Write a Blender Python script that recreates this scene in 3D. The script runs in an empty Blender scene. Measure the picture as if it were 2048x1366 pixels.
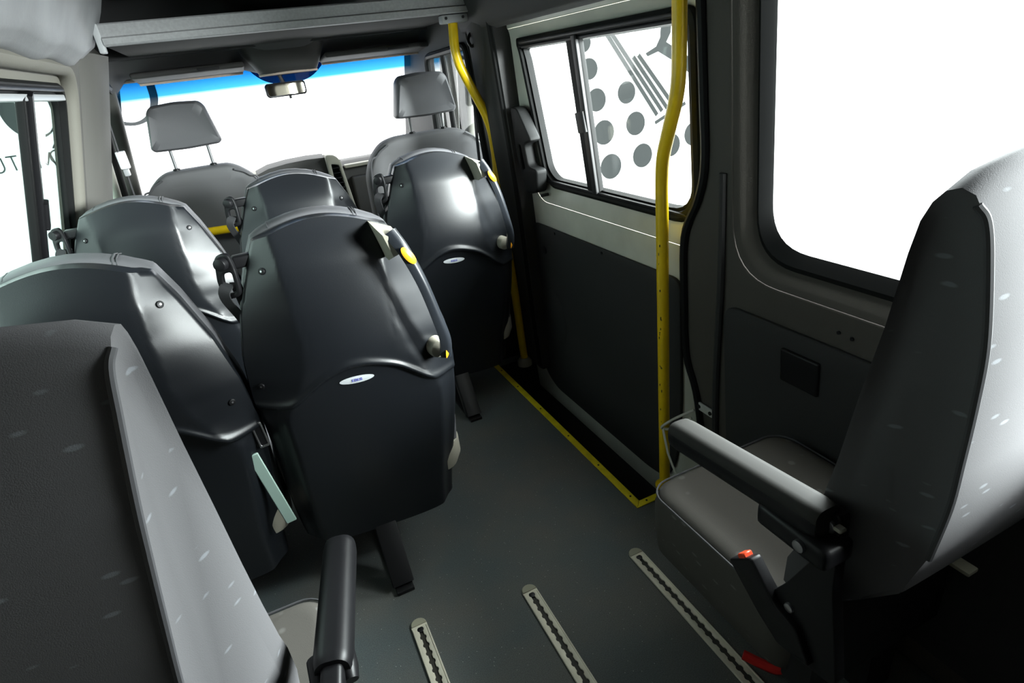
import bpy, bmesh, math, random
from mathutils import Vector, Matrix
random.seed(7)
SC = bpy.context.scene
COL = SC.collection
PI = math.pi

# ------------------------------------------------------------------ camera, sky, exposure
cam_data = bpy.data.cameras.new('camera')
cam = bpy.data.objects.new('camera', cam_data)
COL.objects.link(cam)
cam_data.sensor_width = 36.0
cam_data.lens = 36.0 * 1170.92 / 2048.0
cam_data.clip_start = 0.02
yaw, pitch, roll = math.radians(-21.599), math.radians(-25.458), math.radians(7.320)
Rm = Matrix.Rotation(yaw, 3, 'Z') @ Matrix.Rotation(pitch, 3, 'X') @ Matrix.Rotation(roll, 3, 'Y')
right, fwd, up = Rm.col[0], Rm.col[1], Rm.col[2]
M3 = Matrix((right, up, -fwd)).transposed()
cam.matrix_world = Matrix.Translation((0, 0, 1.30)) @ M3.to_4x4()
SC.camera = cam
cam_data.dof.use_dof = False

world = bpy.data.worlds.new('studio_sky')
SC.world = world
world.use_nodes = True
bg = world.node_tree.nodes['Background']
bg.inputs['Color'].default_value = (0.975, 0.99, 1.0, 1)
bg.inputs['Strength'].default_value = 5.6
# unseen fill lamps added right of the van to brighten seats and shells
def fill_lamp(name, loc, target, size, power, col=(1, 1, 1), size_y=None):
    l = bpy.data.lights.new(name, 'AREA'); l.shape = 'RECTANGLE'; l.size = size; l.size_y = size_y or size; l.energy = power; l.color = col
    o = bpy.data.objects.new(name, l); COL.objects.link(o); o.location = loc
    o.rotation_euler = (Vector(target) - Vector(loc)).to_track_quat('-Z', 'Y').to_euler(); return o
fill_lamp('added_fill_lamp', (2.9, -1.7, 1.50), (.8, .3, 1.0), 1.0, 1000, (.95, .97, 1.0), .9)
fill_lamp('added_fill_lamp', (2.9, 1.0, 2.15), (.1, 1.25, .9), 2.6, 640, (.93, .96, 1.0), 1.0)
vs = SC.view_settings
vs.view_transform = 'Standard'
vs.look = 'None'
vs.exposure = 0.0
vs.gamma = 1.0
vs.use_curve_mapping = False
SC.cycles.max_bounces = 10
SC.cycles.diffuse_bounces = 4
SC.cycles.glossy_bounces = 4
SC.cycles.transparent_max_bounces = 16
SC.cycles.caustics_reflective = False
SC.cycles.caustics_refractive = False
SC.cycles.use_denoising = True

# ------------------------------------------------------------------ materials
MAT = {}
def mat(name, col, rough=0.6, metal=0.0, spec=0.5, noise=0.0, nscale=40.0, bump=0.0, bscale=400.0, coat=0.0):
    m = bpy.data.materials.new(name); m.use_nodes = True
    nt = m.node_tree; b = nt.nodes['Principled BSDF']
    b.inputs['Base Color'].default_value = (*col, 1)
    b.inputs['Roughness'].default_value = rough
    b.inputs['Metallic'].default_value = metal
    b.inputs['Specular IOR Level'].default_value = spec
    b.inputs['Coat Weight'].default_value = coat
    tc = nt.nodes.new('ShaderNodeTexCoord')
    if noise > 0:
        n = nt.nodes.new('ShaderNodeTexNoise'); n.inputs['Scale'].default_value = nscale; n.inputs['Detail'].default_value = 4
        nt.links.new(tc.outputs['Object'], n.inputs['Vector'])
        r = nt.nodes.new('ShaderNodeValToRGB')
        r.color_ramp.elements[0].position = 0.3; r.color_ramp.elements[1].position = 0.7
        r.color_ramp.elements[0].color = (*[c * (1 - noise) for c in col], 1)
        r.color_ramp.elements[1].color = (*[min(1, c * (1 + noise)) for c in col], 1)
        nt.links.new(n.outputs['Fac'], r.inputs['Fac']); nt.links.new(r.outputs['Color'], b.inputs['Base Color'])
    if bump > 0:
        n2 = nt.nodes.new('ShaderNodeTexNoise'); n2.inputs['Scale'].default_value = bscale; n2.inputs['Detail'].default_value = 2
        nt.links.new(tc.outputs['Object'], n2.inputs['Vector'])
        bp = nt.nodes.new('ShaderNodeBump'); bp.inputs['Strength'].default_value = bump; bp.inputs['Distance'].default_value = 0.001
        nt.links.new(n2.outputs['Fac'], bp.inputs['Height']); nt.links.new(bp.outputs['Normal'], b.inputs['Normal'])
    MAT[name] = m
    return m

def fabric(name, col, dash, sx=22.0):
    """woven seat cloth with a sparse print of short light dashes"""
    m = mat(name, col, rough=0.85, spec=0.25, bump=0.25, bscale=900)
    nt = m.node_tree; b = nt.nodes['Principled BSDF']
    tc = nt.nodes.new('ShaderNodeTexCoord')
    mp = nt.nodes.new('ShaderNodeMapping')
    mp.inputs['Rotation'].default_value = (0.25, 0.35, 0.3)
    mp.inputs['Scale'].default_value = (sx * 0.55, sx * 0.55, sx * 1.5)
    v = nt.nodes.new('ShaderNodeTexVoronoi'); v.feature = 'F1'; v.inputs['Randomness'].default_value = 0.55; v.inputs['Scale'].default_value = 1.0
    r = nt.nodes.new('ShaderNodeValToRGB')
    r.color_ramp.elements[0].position = 0.10; r.color_ramp.elements[0].color = (*dash, 1)
    r.color_ramp.elements[1].position = 0.17; r.color_ramp.elements[1].color = (*col, 1)
    nt.links.new(tc.outputs['Object'], mp.inputs['Vector']); nt.links.new(mp.outputs['Vector'], v.inputs['Vector'])
    nt.links.new(v.outputs['Distance'], r.inputs['Fac']); nt.links.new(r.outputs['Color'], b.inputs['Base Color'])
    return m

mat('shell_black', (0.0075, 0.0088, 0.0110), rough=0.33, spec=0.45, bump=0.12, bscale=700)
mat('shell_pocket', (0.010, 0.011, 0.013), rough=0.55, bump=0.2, bscale=700)
mat('leather_grey', (0.105, 0.105, 0.112), rough=0.5, bump=0.2, bscale=500)
mat('cab_cloth', (0.11, 0.11, 0.114), rough=0.7, bump=0.25, bscale=800)
fabric('seat_cloth', (0.128, 0.126, 0.131), (0.21, 0.22, 0.235), 34.0)
mat('pillar_grey', (0.105, 0.102, 0.094), rough=0.75, bump=0.3, bscale=350)
fabric('cushion_cloth', (0.088, 0.082, 0.073), (0.14, 0.135, 0.125), 34.0)
mat('armrest_skin', (0.034, 0.033, 0.030), rough=0.68, spec=0.25)
mat('piping', (0.07, 0.07, 0.075), rough=0.6)
mat('black_plastic', (0.007, 0.007, 0.008), rough=0.42, spec=0.3)
mat('black_rubber', (0.006, 0.0065, 0.0065), rough=0.6, spec=0.2)
mat('black_steel', (0.006, 0.006, 0.007), rough=0.45, metal=0.0)
mat('handle_grey', (0.018, 0.021, 0.026), rough=0.33)
mat('beige_plastic', (0.34, 0.32, 0.26), rough=0.5)
mat('orange', (0.86, 0.36, 0.02), rough=0.35)
mat('yellow', (0.90, 0.60, 0.008), rough=0.32, noise=0.10, nscale=14)
mat('yellow_trim', (0.85, 0.68, 0.015), rough=0.5, noise=0.12, nscale=30)
mat('chip', (0.05, 0.04, 0.02), rough=0.8)
mat('chrome', (0.62, 0.63, 0.66), rough=0.2, metal=1.0)
mat('post_steel', (0.16, 0.16, 0.165), rough=0.4, metal=0.5)
mat('bolt_steel', (0.45, 0.45, 0.46), rough=0.35, metal=1.0)
mat('badge_silver', (0.55, 0.58, 0.60), rough=0.35)
mat('badge_blue', (0.06, 0.07, 0.42), rough=0.4)
mat('cream_paint', (0.62, 0.615, 0.54), rough=0.38, noise=0.08, nscale=9)
mat('trim_grey', (0.062, 0.056, 0.047), rough=0.75, bump=0.35, bscale=350)
mat('trim_dark', (0.026, 0.026, 0.026), rough=0.75, bump=0.35, bscale=350)
mat('trim_light', (0.165, 0.158, 0.135), rough=0.7, bump=0.3, bscale=350)
mat('cantrail_grey', (0.215, 0.22, 0.228), rough=0.6, noise=0.15, nscale=7, bump=0.3, bscale=120)
mat('headliner', (0.075, 0.075, 0.078), rough=0.85, bump=0.2, bscale=500)
mat('headliner_dark', (0.028, 0.028, 0.030), rough=0.9)
mat('bar_grey', (0.27, 0.273, 0.277), rough=0.6, noise=0.1, nscale=120)
mat('visor_grey', (0.045, 0.044, 0.043), rough=0.7)
mat('visor_edge', (0.62, 0.50, 0.42), rough=0.7)
mat('door_card', (0.024, 0.024, 0.024), rough=0.7, bump=0.3, bscale=420)
mat('step_black', (0.008, 0.008, 0.008), rough=0.8, bump=0.4, bscale=200)
mat('rail_metal', (0.80, 0.76, 0.62), rough=0.45, metal=0.2, noise=0.08, nscale=25)
mat('rail_cap', (0.36, 0.35, 0.26), rough=0.55)
mat('rail_slot', (0.03, 0.028, 0.022), rough=0.6, noise=0.5, nscale=30)
mat('stalk_green', (0.36, 0.50, 0.44), rough=0.6)
mat('webbing', (0.018, 0.018, 0.020), rough=0.8, bump=0.4, bscale=900)
mat('white_wire', (0.62, 0.60, 0.52), rough=0.45)
mat('bracket_white', (0.55, 0.55, 0.52), rough=0.5, noise=0.1)
mat('bracket_grey', (0.38, 0.39, 0.40), rough=0.4)
mat('red_button', (0.80, 0.07, 0.02), rough=0.4)
mat('red_dark', (0.75, 0.02, 0.015), rough=0.6)
mat('buckle_white', (0.75, 0.76, 0.78), rough=0.4)
mat('dash_dark', (0.035, 0.034, 0.032), rough=0.65, bump=0.3, bscale=500)
mat('dash_light', (0.30, 0.29, 0.24), rough=0.6)
mat('mirror_glass', (0.085, 0.080, 0.066), rough=0.04, metal=1.0)
mat('wall_white', (0.82, 0.83, 0.82), rough=0.9)
mat('ground_white', (0.75, 0.76, 0.76), rough=0.8)
mat('graphic_grey', (0.005, 0.009, 0.0095), rough=0.6)
mat('graphic_pale', (0.20, 0.21, 0.20), rough=0.6)
mat('pillar_cream', (0.36, 0.355, 0.31), rough=0.5)

# speckled safety vinyl
def floor_mat():
    m = mat('vinyl_floor', (0.085, 0.095, 0.092), rough=0.62, bump=0.15, bscale=500)
    nt = m.node_tree; b = nt.nodes['Principled BSDF']
    tc = nt.nodes.new('ShaderNodeTexCoord')
    big = nt.nodes.new('ShaderNodeTexNoise'); big.inputs['Scale'].default_value = 5.0; big.inputs['Detail'].default_value = 3
    r1 = nt.nodes.new('ShaderNodeValToRGB')
    r1.color_ramp.elements[0].position = 0.35; r1.color_ramp.elements[0].color = (0.084, 0.102, 0.103, 1)
    r1.color_ramp.elements[1].position = 0.65; r1.color_ramp.elements[1].color = (0.112, 0.113, 0.103, 1)
    fine = nt.nodes.new('ShaderNodeTexNoise'); fine.inputs['Scale'].default_value = 420; fine.inputs['Detail'].default_value = 1
    r2 = nt.nodes.new('ShaderNodeValToRGB')
    r2.color_ramp.elements[0].position = 0.30; r2.color_ramp.elements[0].color = (0.72, 0.72, 0.72, 1)
    r2.color_ramp.elements[1].position = 0.70; r2.color_ramp.elements[1].color = (1.25, 1.25, 1.25, 1)
    mx = nt.nodes.new('ShaderNodeMixRGB'); mx.blend_type = 'MULTIPLY'; mx.inputs['Fac'].default_value = 1
    vor = nt.nodes.new('ShaderNodeTexVoronoi'); vor.inputs['Scale'].default_value = 70; vor.inputs['Randomness'].default_value = 1
    r3 = nt.nodes.new('ShaderNodeValToRGB')
    r3.color_ramp.elements[0].position = 0.045; r3.color_ramp.elements[0].color = (1, 1, 1, 1)
    r3.color_ramp.elements[1].position = 0.065; r3.color_ramp.elements[1].color = (0, 0, 0, 1)
    mx2 = nt.nodes.new('ShaderNodeMixRGB'); mx2.inputs['Color2'].default_value = (0.6, 0.6, 0.55, 1)
    for n in (big, fine, vor): nt.links.new(tc.outputs['Object'], n.inputs['Vector'])
    nt.links.new(big.outputs['Fac'], r1.inputs['Fac']); nt.links.new(fine.outputs['Fac'], r2.inputs['Fac'])
    nt.links.new(r1.outputs['Color'], mx.inputs['Color1']); nt.links.new(r2.outputs['Color'], mx.inputs['Color2'])
    nt.links.new(vor.outputs['Distance'], r3.inputs['Fac']); nt.links.new(r3.outputs['Color'], mx2.inputs['Fac'])
    nt.links.new(mx.outputs['Color'], mx2.inputs['Color1']); nt.links.new(mx2.outputs['Color'], b.inputs['Base Color'])
floor_mat()

def glass(name, tint=(1, 1, 1), band=None):
    """clear pane: tinted straight-through transmission with a Fresnel reflection"""
    m = bpy.data.materials.new(name); m.use_nodes = True
    nt = m.node_tree; nt.nodes.clear()
    out = nt.nodes.new('ShaderNodeOutputMaterial')
    tr = nt.nodes.new('ShaderNodeBsdfTransparent'); tr.inputs['Color'].default_value = (*tint, 1)
    gl = nt.nodes.new('ShaderNodeBsdfGlossy'); gl.inputs['Roughness'].default_value = 0.02
    lwt = nt.nodes.new('ShaderNodeLayerWeight'); lwt.inputs['Blend'].default_value = 0.5
    pw_ = nt.nodes.new('ShaderNodeMath'); pw_.operation = 'POWER'; pw_.inputs[1].default_value = 5.0
    fr = nt.nodes.new('ShaderNodeMath'); fr.operation = 'MULTIPLY_ADD'; fr.inputs[1].default_value = 0.7; fr.inputs[2].default_value = 0.025
    nt.links.new(lwt.outputs['Facing'], pw_.inputs[0]); nt.links.new(pw_.outputs[0], fr.inputs[0])
    mx = nt.nodes.new('ShaderNodeMixShader')
    nt.links.new(fr.outputs[0], mx.inputs['Fac']); nt.links.new(tr.outputs['BSDF'], mx.inputs[1]); nt.links.new(gl.outputs['BSDF'], mx.inputs[2])
    nt.links.new(mx.outputs['Shader'], out.inputs['Surface'])
    if band:
        tc = nt.nodes.new('ShaderNodeTexCoord'); sp = nt.nodes.new('ShaderNodeSeparateXYZ')
        mr = nt.nodes.new('ShaderNodeMapRange'); mr.inputs['From Min'].default_value = band[0]; mr.inputs['From Max'].default_value = band[1]
        r = nt.nodes.new('ShaderNodeValToRGB')
        r.color_ramp.elements[0].position = 0.0; r.color_ramp.elements[0].color = (1, 1, 1, 1)
        r.color_ramp.elements[1].position = 1.0; r.color_ramp.elements[1].color = (0.001, 0.045, 0.16, 1)
        e = r.color_ramp.elements.new(0.45); e.color = (0.02, 0.16, 0.34, 1)
        nt.links.new(tc.outputs['Object'], sp.inputs['Vector']); nt.links.new(sp.outputs['Z'], mr.inputs['Value'])
        nt.links.new(mr.outputs['Result'], r.inputs['Fac']); nt.links.new(r.outputs['Color'], tr.inputs['Color'])
    MAT[name] = m
    return m
glass('glass_clear', (0.97, 1.0, 0.98))
glass('glass_green', (0.69, 0.79, 0.76))
glass('glass_grey', (0.55, 0.57, 0.56))
glass('glass_windshield', (1, 1, 1), band=(1.29, 1.40))
glass('glass_frit', (0.002, 0.022, 0.055))

# ------------------------------------------------------------------ mesh helpers
def obj(name, bm, material, parent=None, smooth=True, ang=38.0, recalc=True):
    if recalc: bmesh.ops.recalc_face_normals(bm, faces=bm.faces[:])
    me = bpy.data.meshes.new(name); bm.to_mesh(me); bm.free()
    if smooth:
        for p in me.polygons: p.use_smooth = True
        me.set_sharp_from_angle(angle=math.radians(ang))
    me.materials.append(MAT[material])
    o = bpy.data.objects.new(name, me); COL.objects.link(o)
    if parent is not None: o.parent = parent
    return o
def thing(name, label, cat, loc=(0, 0, 0), group=None):
    o = bpy.data.objects.new(name, None); COL.objects.link(o)
    o.location = loc; o.empty_display_size = 0.05
    o['label'] = label; o['category'] = cat
    if group: o['group'] = group
    return o
def tag(o, label, cat, group=None):
    o['label'] = label; o['category'] = cat
    if group: o['group'] = group
    return o
def struct(o):
    o['kind'] = 'structure'; return o
def sroot(name, loc=(0, 0, 0)):
    o = bpy.data.objects.new(name, None); COL.objects.link(o); o.location = loc; o['kind'] = 'structure'; return o

def add_box(bm, lo, hi, bev=0.0, seg=2, M=None):
    r = bmesh.ops.create_cube(bm, size=1.0)
    vs_ = r['verts']
    for v in vs_:
        v.co = Vector([(lo[i] + hi[i]) / 2 + v.co[i] * (hi[i] - lo[i]) for i in range(3)])
    if bev > 0:
        ed = list({e for v in vs_ for e in v.link_edges})
        rb = bmesh.ops.bevel(bm, geom=ed, offset=bev, segments=seg, affect='EDGES', profile=0.6)
        vs_ = list({v for f in rb['faces'] for v in f.verts} | {v for v in vs_ if v.is_valid})
    if M is not None:
        for v in vs_: v.co = M @ v.co
    return vs_
def box(name, m, parent, lo, hi, bev=0.004, seg=2, M=None):
    bm = bmesh.new(); add_box(bm, lo, hi, bev, seg, M); return obj(name, bm, m, parent)

def smooth_path(pts, n=6):
    """Catmull-Rom through the points"""
    P = [Vector(p) for p in pts]; out = []
    for i in range(len(P) - 1):
        p0 = P[i - 1] if i > 0 else P[i] * 2 - P[i + 1]
        p3 = P[i + 2] if i + 2 < len(P) else P[i + 1] * 2 - P[i]
        for k in range(n):
            t = k / n
            out.append(0.5 * ((2 * P[i]) + (P[i + 1] - p0) * t + (2 * p0 - 5 * P[i] + 4 * P[i + 1] - p3) * t * t + (3 * P[i] - p0 - 3 * P[i + 1] + p3) * t ** 3))
    out.append(P[-1]); return out
def fillet_path(pts, r=0.05, n=6):
    P = [Vector(p) for p in pts]; out = [P[0]]
    for i in range(1, len(P) - 1):
        a = (P[i - 1] - P[i]); b = (P[i + 1] - P[i]); ra = min(r, a.length * .45, b.length * .45)
        A = P[i] + a.normalized() * ra; B = P[i] + b.normalized() * ra
        for k in range(n + 1):
            t = k / n; out.append(A * (1 - t) ** 2 + P[i] * 2 * t * (1 - t) + B * t * t)
    out.append(P[-1]); return out
def add_sweep(bm, path, ring, scale=None, upv=None, cap=True):
    """sweep a closed 2D ring (list of (a,b)) along path; a along side vector, b along up"""
    P = [Vector(p) for p in path]; rows = []
    u = Vector(upv) if upv else None
    prev = None
    for i, p in enumerate(P):
        t = (P[min(i + 1, len(P) - 1)] - P[max(i - 1, 0)]).normalized()
        if u is not None: s = t.cross(u)
        else:
            if prev is None:
                ref = Vector((0, 0, 1)) if abs(t.z) < 0.9 else Vector((1, 0, 0)); s = t.cross(ref)
            else: s = prev - t * prev.dot(t)
        s.normalize(); prev = s; w = s.cross(t)
        k = scale(i / (len(P) - 1)) if scale else 1.0
        k = k if isinstance(k, tuple) else (k, k)
        rows.append([bm.verts.new(p + s * a * k[0] + w * b * k[1]) for a, b in ring])
    n = len(ring)
    for i in range(len(rows) - 1):
        for j in range(n):
            bm.faces.new((rows[i][j], rows[i][(j + 1) % n], rows[i + 1][(j + 1) % n], rows[i + 1][j]))
    if cap:
        bm.faces.new(rows[0][::-1]); bm.faces.new(rows[-1])
    return rows
def circ(r, n=12, ry=None):
    ry = ry or r
    return [(r * math.cos(2 * PI * k / n), ry * math.sin(2 * PI * k / n)) for k in range(n)]
def rrect(w, h, r, n=4):
    """rounded rectangle ring, centred, half extents w,h"""
    out = []
    for cx, cy, a0 in ((w - r, h - r, 0), (-w + r, h - r, 90), (-w + r, -h + r, 180), (w - r, -h + r, 270)):
        for k in range(n + 1):
            a = math.radians(a0 + 90 * k / n); out.append((cx + r * math.cos(a), cy + r * math.sin(a)))
    return out
def tube(name, m, parent, path, r, n=12, ry=None, upv=None, scale=None):
    bm = bmesh.new(); add_sweep(bm, path, circ(r, n, ry), scale=scale, upv=upv); return obj(name, bm, m, parent)
def cyl(name, m, parent, a, b, r, n=16, bev=0.0):
    a, b = Vector(a), Vector(b); d = (b - a).normalized()
    bm = bmesh.new()
    if bev > 0:
        path = [a, a + d * 1e-5, b - d * bev, b - d * bev * .3, b]; sc = [1, 1, 1, 1 - .3 * bev / r, 1 - bev / r]
        add_sweep(bm, path, circ(r, n), scale=lambda t: sc[round(t * 4)])
    else: add_sweep(bm, [a, b], circ(r, n))
    return obj(name, bm, m, parent)
def add_loft(bm, rings, cap0=True, cap1=True, closed=True):
    rows = [[bm.verts.new(Vector(p)) for p in r] for r in rings]; n = len(rows[0])
    for i in range(len(rows) - 1):
        for j in range(n if closed else n - 1):
            bm.faces.new((rows[i][j], rows[i][(j + 1) % n], rows[i + 1][(j + 1) % n], rows[i + 1][j]))
    if cap0: bm.faces.new(rows[0][::-1])
    if cap1: bm.faces.new(rows[-1])
    return rows
def loft(name, m, parent, rings, cap0=True, cap1=True, ang=38):
    bm = bmesh.new(); add_loft(bm, rings, cap0, cap1); return obj(name, bm, m, parent, ang=ang)
def grid(fn, nu, nv, bm=None):
    bm = bm or bmesh.new()
    V = [[bm.verts.new(Vector(fn(i / nu, j / nv))) for j in range(nv + 1)] for i in range(nu + 1)]
    for i in range(nu):
        for j in range(nv): bm.faces.new((V[i][j], V[i + 1][j], V[i + 1][j + 1], V[i][j + 1]))
    return bm
def plate(name, m, parent, outer, holes, thick, mp, bevel=0.0, res=2):
    """flat plate cut from a 2D outline with holes; mp maps (u, v, w) to space, w in 0..thick"""
    cu = bpy.data.curves.new('plate_outline', 'CURVE'); cu.dimensions = '2D'; cu.fill_mode = 'BOTH'
    for ring in [outer] + list(holes):
        s = cu.splines.new('POLY'); s.points.add(len(ring) - 1); s.use_cyclic_u = True
        for p, q in zip(s.points, ring): p.co = (q[0], q[1], 0, 1)
    cu.extrude = max(thick / 2 - bevel, 1e-5); cu.bevel_depth = bevel; cu.bevel_resolution = res
    if bevel > 0: cu.offset = -bevel
    tmp = bpy.data.objects.new('plate_outline', cu)
    me0 = tmp.to_mesh(); bm = bmesh.new(); bm.from_mesh(me0); tmp.to_mesh_clear()
    bpy.data.objects.remove(tmp); bpy.data.curves.remove(cu)
    bmesh.ops.remove_doubles(bm, verts=bm.verts[:], dist=1e-5)
    for v in bm.verts: v.co = Vector(mp(v.co.x, v.co.y, v.co.z + thick / 2))
    return obj(name, bm, m, parent, ang=30)
def rpoly(pts, r, n=5):
    """polygon with rounded corners; r a number or one per corner"""
    out = []; N = len(pts)
    for i in range(N):
        ri = r[i] if isinstance(r, (list, tuple)) else r
        p = Vector(pts[i]).to_2d(); a = Vector(pts[i - 1]).to_2d() - p; b = Vector(pts[(i + 1) % N]).to_2d() - p
        ra = min(ri, a.length * .45, b.length * .45)
        if ra < 1e-5: out.append((p.x, p.y)); continue
        A = p + a.normalized() * ra; B = p + b.normalized() * ra
        for k in range(n + 1):
            t = k / n; q = A * (1 - t) ** 2 + p * 2 * t * (1 - t) + B * t * t; out.append((q.x, q.y))
    return out
def interp(tab, z):
    if z <= tab[0][0]: return tab[0][1]
    for (a, b), (c, d) in zip(tab, tab[1:]):
        if z <= c:
            t = (z - a) / (c - a); return b + (d - b) * t
    return tab[-1][1]
def sstep(a, b, x):
    t = min(1, max(0, (x - a) / (b - a))); return t * t * (3 - 2 * t)
def dup(root, loc, label, group=None):
    r = root.copy(); COL.objects.link(r); r.location = loc; r['label'] = label
    if group: r['group'] = group
    for ch in list(root.children):
        c = ch.copy(); COL.objects.link(c); c.parent = r
        for g in list(ch.children):
            d = g.copy(); COL.objects.link(d); d.parent = c
    return r

# ------------------------------------------------------------------ surroundings: white hall
bm = bmesh.new(); add_box(bm, (-9, -9, -0.75), (9, 12, -0.70)); struct(obj('ground', bm, 'ground_white'))
hall_f = sroot('backdrop_front_wall')
box('wall_panel', 'wall_white', hall_f, (-6, 7.0, -0.7), (9, 7.2, 3.6), 0)
def on_front(u, v, w): return (u, 7.0 - w, v)
def flat(name, pts, m='graphic_grey', mp=on_front, parent=None, holes=()):
    return plate(name, m, parent, pts, holes, 0.004, mp)
# emblem of dots, lines and a thick arched sign
for (x, z, r) in ((4.13, 1.66, .09), (4.207, 1.399, .115), (4.279, 1.092, .125), (4.367, .716, .14), (4.458, .301, .156), (4.545, -.155, .166), (4.832, .748, .138),
                  (4.963, .342, .152), (5.067, -.095, .16), (5.556, -.032, .155), (5.95, .063, .16)):
    flat('dot', [(x + a, z + b) for a, b in circ(r, 40)], parent=hall_f)
def stripe(p, q, w, m='graphic_grey', name='stripe'):
    p, q = Vector(p), Vector(q); d = (q - p).normalized(); n = Vector((-d.y, d.x)) * w / 2
    return flat(name, [tuple(p + n), tuple(q + n), tuple(q - n), tuple(p - n)], m, on_front, hall_f)
for a, b, lo in (((4.525, 1.508), (5.319, .402), 0), ((4.592, 1.513), (5.403, .442), 0), ((4.673, 1.518), (5.487, .469), 1), ((4.748, 1.517), (5.581, .508), 1)):
    A, B = Vector(a), Vector(b); A2 = A + (A - B) * .5; mid = A + (B - A) * .34
    stripe(A2, mid, .056, 'graphic_pale' if lo else 'graphic_grey'); stripe(mid, B, .056)
stripe((5.284, .303), (5.80, .493), .045); stripe((5.31, .385), (5.70, .528), .012, 'graphic_pale')
flat('emblem_arch', [(5.20, 1.95), (5.36, 1.95), (5.48, 1.86), (5.545, 1.70), (5.555, 1.50), (5.545, 1.39), (5.475, 1.285), (5.80, 1.10), (5.95, 1.02), (5.95, .80), (5.704, .984), (5.343, 1.185), (5.175, 1.143),
     (5.144, 1.183), (5.312, 1.247), (5.376, 1.346), (5.39, 1.48), (5.36, 1.66), (5.26, 1.76), (5.20, 1.78)], parent=hall_f)
# serif lettering on the wall ahead
def arc(cx, cz, rx, rz, a0, a1, n=24): return [(cx + rx * math.cos(math.radians(a0 + (a1 - a0) * k / n)), cz + rz * math.sin(math.radians(a0 + (a1 - a0) * k / n))) for k in range(n + 1)]
flat('letter', [(-1.83, 2.1), (-1.83, 1.42)] + arc(-1.62, 1.40, .21, .245, 180, 360)[1:] + [(-1.41, 2.1), (-1.44, 2.1), (-1.44, 1.40)] + arc(-1.57, 1.40, .13, .215, 360, 200) + [(-1.69, 1.45), (-1.66, 2.1)], mp=on_front, parent=hall_f)
flat('letter', [(-1.11, 2.1), (-1.11, 1.42)] + arc(-.83, 1.43, .28, .275, 180, 360)[1:] + [(-.53, 2.1), (-.61, 2.1), (-.62, 1.43)] + arc(-.83, 1.43, .21, .245, 360, 190) + [(-1.0, 1.5), (-1.0, 2.1)], mp=on_front, parent=hall_f)
def pen(strokes, x, z, h, w=.012):
    bm = bmesh.new()
    for st in strokes:
        P = [Vector((x + p[0] * h, z + p[1] * h)) for p in st]
        for p, q in zip(P, P[1:]):
            d = (q - p).normalized(); n = Vector((-d.y, d.x)) * w / 2
            bm.faces.new([bm.verts.new(on_front(v.x, v.y, .006)) for v in (p + n, q + n, q - n, p - n)])
    return obj('letter', bm, 'graphic_grey', hall_f, smooth=False)
ring = [tuple(p) for p in arc(.45, .5, .45, .5, 0, 360, 28)]
pen([[(0, 1), (0, .35)] + arc(.35, .35, .35, .35, 180, 360, 12) + [(.7, 1)]], -2.06, .915, .125)
pen([[(0, 1), (.7, 1)], [(.35, 1), (.35, 0)]], -1.935, .915, .125)
pen([ring], -1.825, .918, .125)
pen([[(0, 0), (.1, 1), (.5, .15), (.9, 1), (1, 0)]], -1.705, .905, .125)
pen([ring, [(.4, 1.15), (.6, 1.4)]], -1.60, .915, .125)

# ------------------------------------------------------------------ van shell
def rw(y, z, out=0.0): return Vector((1.04 - .07 * z + out, y, z))       # inner face of the right rear wall
def dw(y, z, out=0.0): return Vector((1.055 - .06 * z + out, y, z))     # inner face of the sliding door
def lw(y, z, out=0.0): return Vector((-.905 + .36 * z - out, y, z))     # inner face of the left wall

# floor with the step cut-out
fl = plate('floor', 'vinyl_floor', None, [(-.8, -1.2), (1.10, -1.2), (1.10, 1.215), (.842, 1.215), (.842, 2.38), (1.10, 2.38), (1.10, 3.7), (-.8, 3.7)], [], .03, lambda u, v, w: (u, v, w - .03))
struct(fl)
sw = sroot('floor_step_well')
box('step_tread', 'step_black', sw, (.80, 1.19, -.24), (1.20, 2.42, -.205), .003)
box('step_riser', 'step_black', sw, (.825, 1.215, -.205), (.842, 2.38, -.031), .001)
box('step_end', 'step_black', sw, (.842, 1.195, -.205), (1.12, 1.214, -.031), .001)
box('step_end', 'step_black', sw, (.842, 2.381, -.205), (1.12, 2.40, .06), .001)

# right wall behind the door, with the large fixed window
wr = sroot('wall_right')
wy0, wy1, wz0, wz1 = -.11, 1.0, .79, 1.52  # unseen rear edge brought forward to keep light off the left seat back
open_in = rpoly([(wy1 + .01, wz0 - .01), (wy1 + .01, wz1), (wy0, wz1), (wy0, wz0 - .01)], .13, 8)
outl = [(1.13, .02), (1.16, .34), (1.20, .48), (1.195, .64), (1.175, .83), (1.13, .93), (1.09, 1.03), (1.085, 1.2), (1.085, 1.60), (-1.2, 1.60), (-1.2, -.03), (1.13, -.03)]
plate('wall_panel', 'trim_grey', wr, outl, [open_in], .018, lambda u, v, w: rw(u, v, .018 - w), .006, 3)
def ring_pts(y0, y1, z0, z1, r, out, n=8): return [tuple(rw(p[0], p[1], out)) for p in rpoly([(y1, z0), (y1, z1), (y0, z1), (y0, z0)], r, n)]
loft('window_reveal', 'trim_grey', wr, [ring_pts(wy0, wy1 + .01, wz0 - .01, wz1, .13, .003), ring_pts(wy0 + .015, wy1 - .005, wz0 + .005, wz1 - .02, .12, .008),
      ring_pts(wy0 + .03, wy1 - .028, wz0 + .028, wz1 - .03, .11, .034)], False, False, ang=60)
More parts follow.
